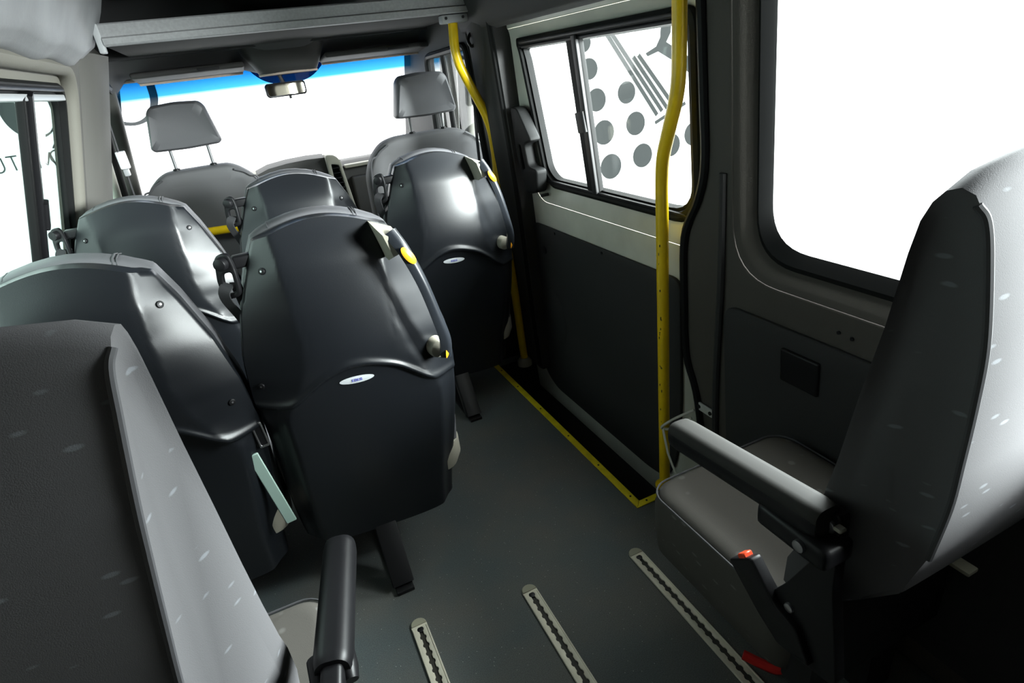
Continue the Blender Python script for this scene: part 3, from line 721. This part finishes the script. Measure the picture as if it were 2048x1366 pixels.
def passenger_seat(name, label, handle, stalk, loc, group):
    t = thing(name, label, 'seat', loc, group)
    NS, NZ = 60, 84
    # back shell
    bm = bmesh.new(); V = []
    for i in range(NS + 1):
        s = -1 + 2 * i / NS; s = math.copysign(abs(s) ** .92, s); col = []
        zb, zt, zw = zbot(s), ztop(s), swave(s)
        for j in range(NZ + 1):
            if j <= 34: z = zb + (zw - .02 - zb) * j / 34
            elif j <= 50: z = zw - .02 + .045 * (j - 34) / 16
            else: z = zw + .025 + (zt - zw - .025) * (j - 50) / (NZ - 50)
            col.append(bm.verts.new(shell_pt(s, z)))
        V.append(col)
    fu = {}
    for i in range(NS):
        for j in range(NZ): bm.faces.new((V[i][j], V[i + 1][j], V[i + 1][j + 1], V[i][j + 1]))
    ed = [e for e in bm.edges if e.is_boundary]
    for dy, sc in ((.010, 1.008), (.032, 1.0)):
        r_ = bmesh.ops.extrude_edge_only(bm, edges=ed)
        vv = [g for g in r_['geom'] if isinstance(g, bmesh.types.BMVert)]
        for v in vv: v.co += Vector((v.co.x * (sc - 1), dy, 0))
        ed = [g for g in r_['geom'] if isinstance(g, bmesh.types.BMEdge) and g.is_boundary]
    sh = obj('back_shell', bm, 'shell_black', t, ang=50)
    # chrome-like bead along the wave edge of the pocket panel
    # cushion in front of the shell
    def out(off, ztop_off, n=26):
        P = []
        for k in range(n + 1):
            z = .30 + (ztop(1) - .30) * k / n; P.append((interp(WT, z) + off, z))
        R_ = P + [((interp(WT, ztop(s)) + off) * s, ztop(s) + ztop_off * min(1, (1 - s) * 6)) for s in (.97, .9, .7, .45, .2)]
        L_ = [(-x, z) for x, z in reversed(R_)]
        mid = [(0, ztop(0) + ztop_off)]
        return R_ + mid + L_
    rings = []
    for off, zo, dy in ((-.012, -.008, .022), (.000, .002, .026), (.004, .006, .036), (.004, .008, .070), (-.005, .002, .098), (-.045, -.03, .118), (-.10, -.10, .112)):
        rings.append([(x, ye(z) + dy, z - SHEAR * x) for x, z in out(off, zo)])
    loft('backrest_cushion', 'leather_grey', t, rings, True, True, ang=60)
    for s in (-.80, .62):
        x = s * .128
        tube('seam', 'piping', t, [(x, ye(1.05) + dy, ztop(s) + zo - SHEAR * x) for dy, zo in ((.022, -.006), (.028, .0035), (.036, .0072), (.070, .0090), (.096, .004))], .0022, 6)
        tube('seam', 'piping', t, [(x + .007, ye(1.05) + dy, ztop(s) + zo - SHEAR * x - .001) for dy, zo in ((.022, -.006), (.028, .0035), (.036, .0072), (.070, .0090), (.096, .004))], .0012, 6)
    # seat cushion and pan
    loft('seat_cushion', 'seat_cloth', t, [[(x, y, .44 + a) for x, y in [(p[0], .22 + p[1]) for p in rrect(.225 - i, .235 - i, .06, 6)]] for a, i in ((-.085, .012), (-.07, .0), (-.02, .0), (.008, .012), (.018, .04), (.022, .10))], True, True, ang=60)
    loft('seat_pan', 'beige_plastic', t, [[(p[0] + .006, .20 + p[1], z) for p in rrect(.228 - i, .245 - i, .05, 6)] for z, i in ((.255, .03), (.262, .012), (.30, .0), (.352, .0))], True, True)
    tube('side_hinge', 'black_plastic', t, [(.222, .0, .30), (.226, .02, .36), (.224, .0, .46), (.216, -.03, .52)], .010, 8)
    # badge with blue mark
    zc = swave(-.06) - .040
    def badge(u, v):
        a = 2 * PI * u; x = -.012 + .040 * v * math.copysign(abs(math.cos(a)) ** 1.0, math.cos(a)); z = zc + .0095 * v * math.sin(a)
        s = x / interp(WT, z); p = shell_pt(s, z); return (p.x, p.y - .0025 - .0015 * (1 - v), p.z)
    bd = obj('badge', grid(badge, 36, 4), 'badge_silver', t)
    bm = bmesh.new()
    for k in range(4):
        x0 = -.024 + k * .0062
        for (a, b, c, d) in ((0, .0, .0014, .007), (.0014, .0056, .0046, .007), (.0014, .0, .0046, .0014), (.0032, .0, .0046, .007) if k % 2 else (.0014, .0028, .0046, .0042)):
            q = []
            for xx, zz in ((a, b), (c, b), (c, d), (a, d)):
                x = x0 + xx; z = zc - .0035 + zz; p = shell_pt(x / interp(WT, z), z); q.append(bm.verts.new((p.x, p.y - .0046, p.z)))
            bm.faces.new(q)
    obj('badge_mark', bm, 'badge_blue', bd, smooth=False)
    # screws in the side facets
    for s, z in ((-.82, .955), (.82, .955), (-.90, .70), (.86, .715)):
        p = shell_pt(s, z); nrm = (shell_pt(s + .02, z) - shell_pt(s - .02, z)).cross(shell_pt(s, z + .01) - shell_pt(s, z - .01)).normalized()
        if nrm.y > 0: nrm = -nrm
        if handle and s > 0: continue
        sc_ = cyl('screw', 'black_plastic', t, p - nrm * .002, p + nrm * .004, .0075, 16, .0015)
        cyl('screw_head', 'bolt_steel', sc_, p + nrm * .0035, p + nrm * .0043, .0022, 10)
    # belt guide on the left shoulder
    bz_ = .965; bx = -interp(WT, bz_)
    ba = box('belt_anchor', 'black_plastic', t, (bx - .026, ye(bz_) + .004, bz_ + .008), (bx + .02, ye(bz_) + .034, bz_ + .034), .006, 3)
    gc = Vector((bx - .036, ye(bz_) + .006, bz_ + .004)); gu = Vector((.86, -.50, 0)); gn = Vector((-.50, -.86, 0))
    plate('belt_guide', 'black_plastic', ba, rpoly([(-.018, .040), (.014, .046), (.020, .010), (.016, -.050), (-.022, -.058), (-.030, -.020)], .014, 5), [rpoly([(-.012, .0), (.010, .004), (.007, -.040), (-.018, -.044)], .008, 4)], .012,
          lambda u, v, w: gc + gu * u + gn * w + Vector((0, 0, v)), .004)
    cyl('guide_pin', 'black_plastic', ba, gc + gn * .010 + Vector((-.002, 0, .024)), gc + gn * .026 + Vector((-.002, 0, .024)), .014, 16, .004)
    bm = bmesh.new()
    pth = smooth_path([gc + gn * .004 + Vector((-.008, 0, -.020)), gc + gn * .012 + Vector((-.018, .004, -.05)), gc + Vector((-.002, .03, -.14)), gc + Vector((.016, .05, -.30))], 6)
    add_sweep(bm, pth, rrect(.013, .0012, .001, 1), upv=tuple(gn)); obj('belt_webbing', bm, 'webbing', ba)
    bm = bmesh.new()
    pth = smooth_path([gc + gn * -.006 + Vector((.0, 0, -.024)), gc + Vector((.008, .02, -.10)), gc + Vector((.02, .05, -.28))], 6)
    add_sweep(bm, pth, rrect(.013, .0012, .001, 1), upv=tuple(gn)); obj('belt_webbing', bm, 'webbing', ba)
    # legs
    def leg(p, q, w, d): 
        bm = bmesh.new(); add_sweep(bm, [Vector(p), Vector(q)], rrect(w, d, .004, 2), upv=(1, 0, 0)); return bm
    obj('leg', leg((-.03, .03, .27), (-.03, -.118, .012), .020, .030), 'black_steel', t)
    obj('leg', leg((-.03, .14, .27), (-.03, .30, .012), .020, .026), 'black_steel', t)
    box('leg_foot', 'black_steel', t, (-.055, -.15, 0), (-.005, .34, .012), .003)
    if handle:
        # beige upper wedge, moulded bar with orange lens, beige lower boss
        def hp(s, z, d=0): p = shell_pt(s, z); return Vector((p.x, p.y - d, p.z))
        top = Vector((.140, -.182, .988)); low = Vector((.212, -.150, .700))
        path = smooth_path([(.126, -.172, 1.004), (.145, -.191, .962), (.167, -.201, .890), (.185, -.200, .805), (.198, -.188, .740), (.200, -.166, .690)], 8)
        hd = bpy.data.objects.new('grab_handle', None)
        bm = bmesh.new(); add_sweep(bm, path, [(.0155, .002), (.005, .013), (-.003, .015), (-.014, .005), (-.012, -.008), (.006, -.011)], upv=(.35, -.94, 0), scale=lambda q: 1.12 - .28 * math.sin(PI * min(1, q * 1.1)) * .8)
        gh_ = obj('grab_handle', bm, 'handle_grey', t, ang=60)
        loft('upper_mount', 'beige_plastic', gh_, [[(.098, -.10, 1.022), (.146, -.10, 1.000), (.160, -.10, .955), (.116, -.10, .940)],
              [(.100, -.168, 1.016), (.142, -.170, .998), (.156, -.168, .958), (.114, -.166, .944)], [(.108, -.184, 1.004), (.134, -.187, .994), (.148, -.190, .964), (.122, -.184, .954)]], True, True)
        M_ = Matrix.Translation((.149, -.2085, .956)) @ Matrix.Rotation(math.radians(-32), 4, 'Y') @ Matrix.Rotation(math.radians(20), 4, 'Z')
        def lens(u, v): a = 2 * PI * u; return M_ @ Vector((.0105 * v * math.cos(a), -.0055 * (1 - v * v), .023 * v * math.sin(a)))
        obj('orange_lens', grid(lens, 28, 6), 'orange', gh_)
        M2 = Matrix.Translation((.201, -.181, .704)) @ Matrix.Rotation(math.radians(10), 4, 'Y') @ Matrix.Rotation(math.radians(60), 4, 'Z')
        def lens2(u, v): a = 2 * PI * u; return M2 @ Vector((.012 * v * math.cos(a), -.006 * (1 - v * v), .020 * v * math.sin(a)))
        obj('orange_lens', grid(lens2, 28, 6), 'orange', gh_)
        cyl('lower_mount', 'beige_plastic', gh_, (.182, -.095, .700), (.192, -.152, .698), .024, 20, .008)
    if stalk:
        st = box('belt_stalk', 'stalk_green', t, (-.013, -.003, -.12), (.013, .003, .12), .002, 1, Matrix.Translation((-.266, -.085, .430)) @ Matrix.Rotation(math.radians(-7), 4, 'Y') @ Matrix.Rotation(math.radians(6), 4, 'X'))
        MB = Matrix.Translation((-.250, -.092, .592)) @ Matrix.Rotation(math.radians(-4), 4, 'Y')
        bk = plate('buckle_frame', 'bolt_steel', t, rpoly([(-.012, -.036), (.012, -.036), (.012, .032), (-.012, .032)], .005, 3), [rpoly([(-.007, -.030), (.007, -.030), (.007, .026), (-.007, .026)], .003, 3)], .008, lambda u, v, w: MB @ Vector((u, w - .004, v)), .002)
        box('buckle_body', 'black_plastic', t, (-.009, -.002, -.034), (.009, .008, .030), .002, 1, MB)
    return t
GRP = 'black backed passenger seats'
passenger_seat('passenger_seat', 'black-backed aisle seat in the closer row, with grab handle and green belt stalk', True, True, (.115, 1.40, 0), GRP)
s_plain = passenger_seat('passenger_seat', 'black-backed seat nearest the left window in the closer row', False, False, (-.365, 1.40, 0), GRP)
sD = dup(s_plain, (-.345, 2.20, 0), 'black-backed seat beside the left window in the farther row, behind the driver', GRP)
sE = dup(s_plain, (.135, 2.20, 0), 'black-backed seat in the middle of the farther row, without grab handle', GRP)
passenger_seat('passenger_seat', 'black-backed seat beside the front yellow pole, with grab handle, farther row', True, False, (.605, 2.10, 0), GRP)

# ------------------------------------------------------------------ cab seats
def cab_seat(label, cx, y, hw, hh, ztop_, hx, hw2, zc):
    t = thing('cab_seat', label, 'seat', (cx, y, 0), 'grey cab seats')
    def ringat(dy, off, zo):
        P = [(hw + off - .02, .30), (hw + off, .60), (hw + off, .92), (hw + off - .035, 1.00), (hw + off - .085, ztop_ - .012 + zo), (hw * .5, ztop_ + .004 + zo), (hw * .25, ztop_ + .006 + zo), (0, ztop_ + .006 + zo)]
        P = P + [(-x, z) for x, z in reversed(P[:-1])]
        P2 = rpoly(P, .05, 4)
        return [(x, dy - .13 * (z - .95), z) for x, z in P2]
    loft('backrest', 'cab_cloth', t, [ringat(-.02, -.05, -.05), ringat(-.022, -.012, -.012), ringat(-.012, .0, .0), ringat(.06, .004, .004), ringat(.10, -.02, -.02), ringat(.115, -.06, -.06)], True, True, ang=60)
    for s in (-1, 1):
        P = [(s * (hw - .008), .35), (s * (hw - .008), .92), (s * (hw - .05), 1.005), (s * (hw - .10), ztop_ - .015)]
        tube('piping', 'piping', t, smooth_path([(x, -.026 - .13 * (z - .95), z) for x, z in P]), .004, 6)
    loft('seat_cushion', 'cab_cloth', t, [[(p[0], .26 + p[1], z) for p in rrect(hw - i, .25 - i, .06, 5)] for z, i in ((.30, .02), (.33, 0), (.46, 0), (.50, .03), (.505, .08))], True, True)
    box('seat_box', 'black_plastic', t, (-hw + .04, .02, 0), (hw - .04, .46, .30), .01)
    # headrest
    zb = 1.138; zt = 1.300
    def hr(dy, i):
        P = [(hw2 - i - .012, zb + i), (hw2 - i, zb + .012 + i), (hw2 * .80 - i, zt - .02 - i), (hw2 * .66 - i, zt - i), (0, zt + .006 - i), (-hw2 * .66 + i, zt - i), (-hw2 * .80 + i, zt - .02 - i), (-hw2 + i, zb + .012 + i), (-hw2 + i + .012, zb + i), (0, zb - .004 + i)]
        return [(hx + x, dy - .05 * (z - zb), z + zc) for x, z in rpoly(P, .022, 4)]
    hr_ = loft('headrest', 'leather_grey', t, [hr(-.012, .03), hr(-.018, .008), hr(-.006, .0), hr(.055, -.002), hr(.085, .012), hr(.09, .04)], True, True, ang=60)
    for s in (-1, 1):
        tube('headrest_post', 'post_steel', t, [(hx + s * hw2 * .54, .03, ztop_ - .01), (hx + s * hw2 * .54, .033, zb + zc + .02)], .006, 10)
        cyl('post_collar', 'black_plastic', t, (hx + s * hw2 * .54, .03, ztop_ - .004), (hx + s * hw2 * .54, .03, ztop_ + .016), .014, 14, .004)
    return t
cab_seat('grey driver seat with headrest, in front of the steering wheel', -.168, 2.75, .232, 1, 1.050, -.007, .128, 0)
cab_seat('grey front passenger seat with headrest, beside the front yellow pole', .752, 2.62, .275, 1, 1.056, .028, .134, -.006)
# cab seat belts
b1 = thing('seat_belt', 'grey and white belt adjuster on the left pillar behind the driver', 'seat belt', (-.405, 2.70, 1.13), 'cab seat belts')
box('adjuster', 'buckle_white', b1, (-.012, -.015, -.03), (.02, .015, .035), .006); box('anchor_cap', 'bracket_grey', b1, (-.006, -.02, -.055), (.012, .01, -.03), .004)
bm = bmesh.new(); add_sweep(bm, [(0, 0, .03), (.008, .02, .22)], rrect(.016, .001, .0008, 1)); obj('webbing', bm, 'webbing', b1)
bm = bmesh.new(); add_sweep(bm, smooth_path([(0, 0, -.05), (-.01, .02, -.20), (-.03, .05, -.42)]), rrect(.018, .001, .0008, 1)); obj('webbing', bm, 'webbing', b1)
b2 = thing('seat_belt', 'black belt adjuster with pale clips on the right pillar above the passenger seat', 'seat belt', (.935, 2.41, 1.20), 'cab seat belts')
box('adjuster', 'black_plastic', b2, (-.02, -.015, -.045), (.02, .015, .05), .006)
for z in (.04, .015, -.01): box('clip', 'buckle_white', b2, (-.026, -.02, z), (-.006, .0, z + .012), .003)
bm = bmesh.new(); add_sweep(bm, smooth_path([(-.01, 0, -.04), (-.012, .02, -.16), (-.014, .03, -.36)]), rrect(.016, .001, .0008, 1), upv=(1, 0, 0)); obj('webbing', bm, 'webbing', b2)
# coat hook on the left of the crossbar
hk = thing('coat_hook', 'small dark hook under the right end of the crossbar', 'hook', (.90, 2.30, 1.385), 'coat hooks')
tube('hook', 'black_plastic', hk, smooth_path([(.02, 0, .03), (.0, 0, .02), (-.012, -.005, .0), (-.004, -.012, -.02), (.012, -.018, -.012)]), .006, 8)
box('hook_base', 'bracket_grey', hk, (.008, -.012, .0), (.026, .012, .045), .004)

# ------------------------------------------------------------------ large cloth seats in the last row
def rear_seat(label, side, loc, xw, lean, cush):
    """local frame: x=0 at the aisle edge, x grows towards the wall (times side), y=0 at the backrest foot"""
    t = thing('cloth_seat', label, 'seat', loc, 'cloth seats in the last row')
    S = side
    # side profile: rear contour (bottom to top) then front contour (top to bottom)
    rear = [(.372, .541), (.325, .60), (.302, .685), (.290, .78), (.287, .85), (.285, .93), (.286, 1.00), (.296, 1.08), (.304, 1.12)]
    topc = [(.307, 1.142), (.313, 1.156), (.324, 1.162), (.336, 1.158), (.346, 1.146)]
    front = [(.354, 1.126), (.360, 1.09), (.370, 1.00), (.386, .90), (.400, .80), (.416, .712), (.436, .63), (.456, .58), (.458, .53), (.42, .515)]
    prof = rear + topc + front
    nr = len(rear)
    def ringx(x, inset, k_rear, dz=0.0):
        out = []
        cyy, czz = .36, .84
        for i, (y, z) in enumerate(prof):
            dy = cyy - y; q = inset / .09
            yy = y + (cyy - y) * min(.9, q * .8); zz = z + (czz - z) * min(.9, q * .16)
            # rear corner lies further from the aisle lower down
            xr = x
            fr_ = 1 if i < nr else (.75, .45, .15, 0, 0)[i - nr] if i < nr + 5 else 0
            if fr_: xr = x + fr_ * k_rear * (.012 + lean * min(1.25, max(0, (1.135 - z) / .36)))
            out.append((S * xr, yy, zz + dz * (sstep(.9, 1.16, z))))
        return out
    rings = [ringx(.012, .05, .6, -.02), ringx(.002, .012, 1.0, -.014), ringx(.0, .0, 1.0, -.012), ringx(.03, -.002, .7, .0), ringx(.10, -.003, 0, .010), ringx(xw * .5, -.004, 0, .016), ringx(xw - .10, -.003, 0, .012), ringx(xw - .03, -.002, -.7, .004), ringx(xw, .0, -1.0), ringx(xw - .012, .05, -.6)]
    loft('backrest', 'seat_cloth', t, rings, True, True, ang=60)
    def corner(z, y): return (S * (.012 + lean * min(1.25, max(0, (1.135 - z) / .36)) - .001), y - .001, z)
    tube('piping', 'piping', t, smooth_path([corner(z, y) for y, z in rear[2:]] + [(S * .007, .311, 1.135)]), .0042, 8)
    # cushion
    x0, x1, y0, y1 = cush
    def cr(z, i): return [(S * (x0 + x1) / 2 + p[0], (y0 + y1) / 2 + p[1], z) for p in rrect((x1 - x0) / 2 - i, (y1 - y0) / 2 - i, .05, 6)]
    def dimple(bm):
        for v in bm.verts:
            for (dx, dy) in ((.19, .64), (.19, .50), (.26, .40)):
                d = math.hypot(abs(v.co.x) - dx, (v.co.y - dy) * 1.4)
                v.co.z -= .016 * math.exp(-(d / .028) ** 2) * sstep(.40, .45, v.co.z)
            if v.co.z > .43: v.co.z -= .010 * math.exp(-((abs(v.co.x) - .19) / .02) ** 2) * sstep(.70, .55, v.co.y)
    bm = bmesh.new()
    rows = add_loft(bm, [cr(.285, .02), cr(.30, .004), cr(.36, .0), cr(.42, .0), cr(.445, .006), cr(.455, .018)], True, False)
    # top as a fine grid inside the last ring
    inner = cr(.457, .03)
    r2 = [bm.verts.new(Vector(p)) for p in inner]; n = len(r2)
    for j in range(n): bm.faces.new((rows[-1][j], rows[-1][(j + 1) % n], r2[(j + 1) % n], r2[j]))
    prev = r2
    for k in range(1, 16):
        f = k / 16; cx, cy = S * (x0 + x1) / 2, (y0 + y1) / 2
        nxt = [bm.verts.new((cx + (p[0] - cx) * (1 - f), cy + (p[1] - cy) * (1 - f), .457 + .006 * f)) for p in inner]
        for j in range(n): bm.faces.new((prev[j], prev[(j + 1) % n], nxt[(j + 1) % n], nxt[j]))
        prev = nxt
    bm.faces.new(prev)
    bmesh.ops.subdivide_edges(bm, edges=[e for e in bm.edges if e.verts[0].co.z > .456 and e.verts[1].co.z > .456], cuts=1, use_grid_fill=True)
    dimple(bm)
    obj('seat_cushion', bm, 'cushion_cloth', t, ang=60)
    tube('cushion_piping', 'piping', t, [(p[0], p[1], p[2]) for p in cr(.447, .003) + cr(.447, .003)[:1]], .0022, 6)
    box('seat_base', 'black_steel', t, (min(S * .30, S * (xw - .02)), .47, .0), (max(S * .30, S * (xw - .02)), .70, .285), .008)
    box('back_frame', 'black_steel', t, (min(S * .03, S * (xw - .03)), .41, .27), (max(S * .03, S * (xw - .03)), .47, .53), .01)
    # recliner plate with bolts, buckle on its stalk
    if S > 0:
        pl = [(.395, .70), (.43, .685), (.425, .60), (.47, .50), (.505, .44), (.50, .40), (.43, .365), (.36, .38), (.375, .47), (.39, .56)]
        pl = [(y * .933, .087 + .933 * z) for y, z in pl]
        plate('recliner_plate', 'black_plastic', t, rpoly(pl, .015, 4), [], .02, lambda u, v, w: (S * (-.018 + w - .004), u, v), .003)
        for (y, z, r_) in ((.409, .672, .010), (.455, .462, .008), (.435, .405, .013)):
            y, z = y * .933, .087 + .933 * z
            cyl('bolt', 'bolt_steel', t, (S * (-.020), y, z), (S * (-.027), y, z), r_, 16, .002)
        sk = plate('buckle', 'black_plastic', t, rpoly([(y * .933, .087 + .933 * z) for y, z in ((.578, .464), (.530, .508), (.475, .455), (.43, .44), (.40, .39), (.46, .375), (.508, .405))], .006, 4), [], .022, lambda u, v, w: (S * (-.034 + w), u, v), .004)
        box('recliner_tab', 'rail_cap', t, (.290, .352, .470), (.315, .415, .478), .003, 2)
        Mb = Matrix.Translation((S * -.023, .517, .541)) @ Matrix.Rotation(math.radians(-45), 4, 'X')
        box('red_button', 'red_button', sk, (-.009, -.014, -.004), (.009, .004, .006), .002, 1, Mb)
    # armrest
    if S > 0: A, B, z0, z1 = (-.03, .380), (-.03, .675), .722, .694
    else: A, B, z0, z1 = (.045, .352), (.0, .60), .615, .605
    def at(y0_, z_): return z_
    a = Vector((-.03 if S > 0 else .058, A[1], z0)); b = Vector((-.03 if S > 0 else .108, B[1], z1))
    d = (b - a).normalized(); bm = bmesh.new()
    st = [0, .02, .06, .5, .92, .975, .993, 1.0]; scl = [.86, .95, 1, 1, 1, .94, .8, .55]
    path = [a + (b - a) * q for q in st]
    add_sweep(bm, path, rrect(.0265, .024, .020, 5), upv=(0, 0, 1), scale=lambda q: scl[min(7, round(q * 7))])
    ar = obj('armrest', bm, 'black_plastic', t, ang=60)
    if S > 0:
        bm = bmesh.new(); add_sweep(bm, [p + Vector((0, 0, .006)) for p in path], rrect(.0255, .0205, .017, 5), upv=(0, 0, 1), scale=lambda q: scl[min(7, round(q * 7))]); obj('armrest_pad', bm, 'armrest_skin', ar, ang=60)
        box('armrest_hinge', 'black_plastic', t, (-.060, .355, .668), (-.004, .47, .705), .012, 3)
        cyl('bolt', 'bolt_steel', t, (-.058, .392, .690), (-.066, .392, .690), .009, 16, .002)
        box('hinge_tip', 'beige_plastic', t, (-.035, .358, .722), (-.022, .370, .728), .002, 1)
    else:
        # the hinge end: two rounded cheeks and a narrower arm root between them
        for s in (-1, 1):
            c = a + Vector((s * .019, .006, -.014)); bm = bmesh.new()
            add_sweep(bm, [c + Vector((0, -.014, -.006)), c + Vector((0, .0, .0)), c + Vector((0, .03, .004))], circ(.0135, 14, .017), scale=lambda q: (.75, 1.0, 1.0)[round(q * 2)]); obj('hinge_cheek', bm, 'black_plastic', ar)
        bm = bmesh.new(); add_sweep(bm, [a + d * .02, a - d * .05 + Vector((0, 0, -.01)), a - d * .14 + Vector((-.005, 0, -.05))], rrect(.015, .016, .008, 3), upv=(0, 0, 1)); obj('armrest_root', bm, 'black_plastic', ar)
    return t
rear_seat('light grey cloth seat alone by the large right window, armrest and red buckle', 1, (.58, 0, 0), .40, .035, (.008, .39, .44, .825))
rear_seat('grey cloth seat with light dashes, cut off at the lower left corner', -1, (-.135, .245, -.014), .44, .062, (-.055, .43, .40, .68))

# ------------------------------------------------------------------ small fittings
rs = thing('release_handle', 'dark red release handle on the floor under the single rear seat', 'handle', (.765, .60, 0))
tube('lever', 'red_dark', rs, smooth_path([(-.045, .05, .03), (-.02, .015, .022), (.0, -.01, .022), (.03, -.012, .028), (.05, .0, .03)]), .011, 8)
box('lever_base', 'black_steel', rs, (.02, -.03, 0), (.09, .03, .024), .004)
wb = thing('wall_bracket', 'small white bolted bracket low on the wall behind the rear yellow pole', 'bracket', tuple(rw(1.115, .335)))
plate('bracket_plate', 'bracket_white', wb, rrect(.034, .013, .010, 4), [], .006, lambda u, v, w: (-w - .004, u, v), .0015)
for u in (-.022, .024): cyl('bracket_bolt', 'black_steel', wb, (-.009, u, 0), (-.013, u, 0), .006, 10)
wh = thing('wire_hook', 'bent white wire loop with a white strap beside the rear yellow pole', 'hook', (.90, 1.10, 0))
tube('wire', 'white_wire', wh, smooth_path([(.055, .0, .362), (.02, .040, .325), (.0, .068, .292), (.004, .074, .278), (.02, .055, .283), (.055, .01, .330)], 8), .0042, 8)
bm = bmesh.new(); add_sweep(bm, [(.002, .072, .282), (.0, .046, .208), (.002, .0, .135), (.003, -.03, .05), (.003, -.03, .002)], rrect(.0055, .0012, .001, 1), upv=(1, 0, 0)); obj('strap', bm, 'white_wire', wh)
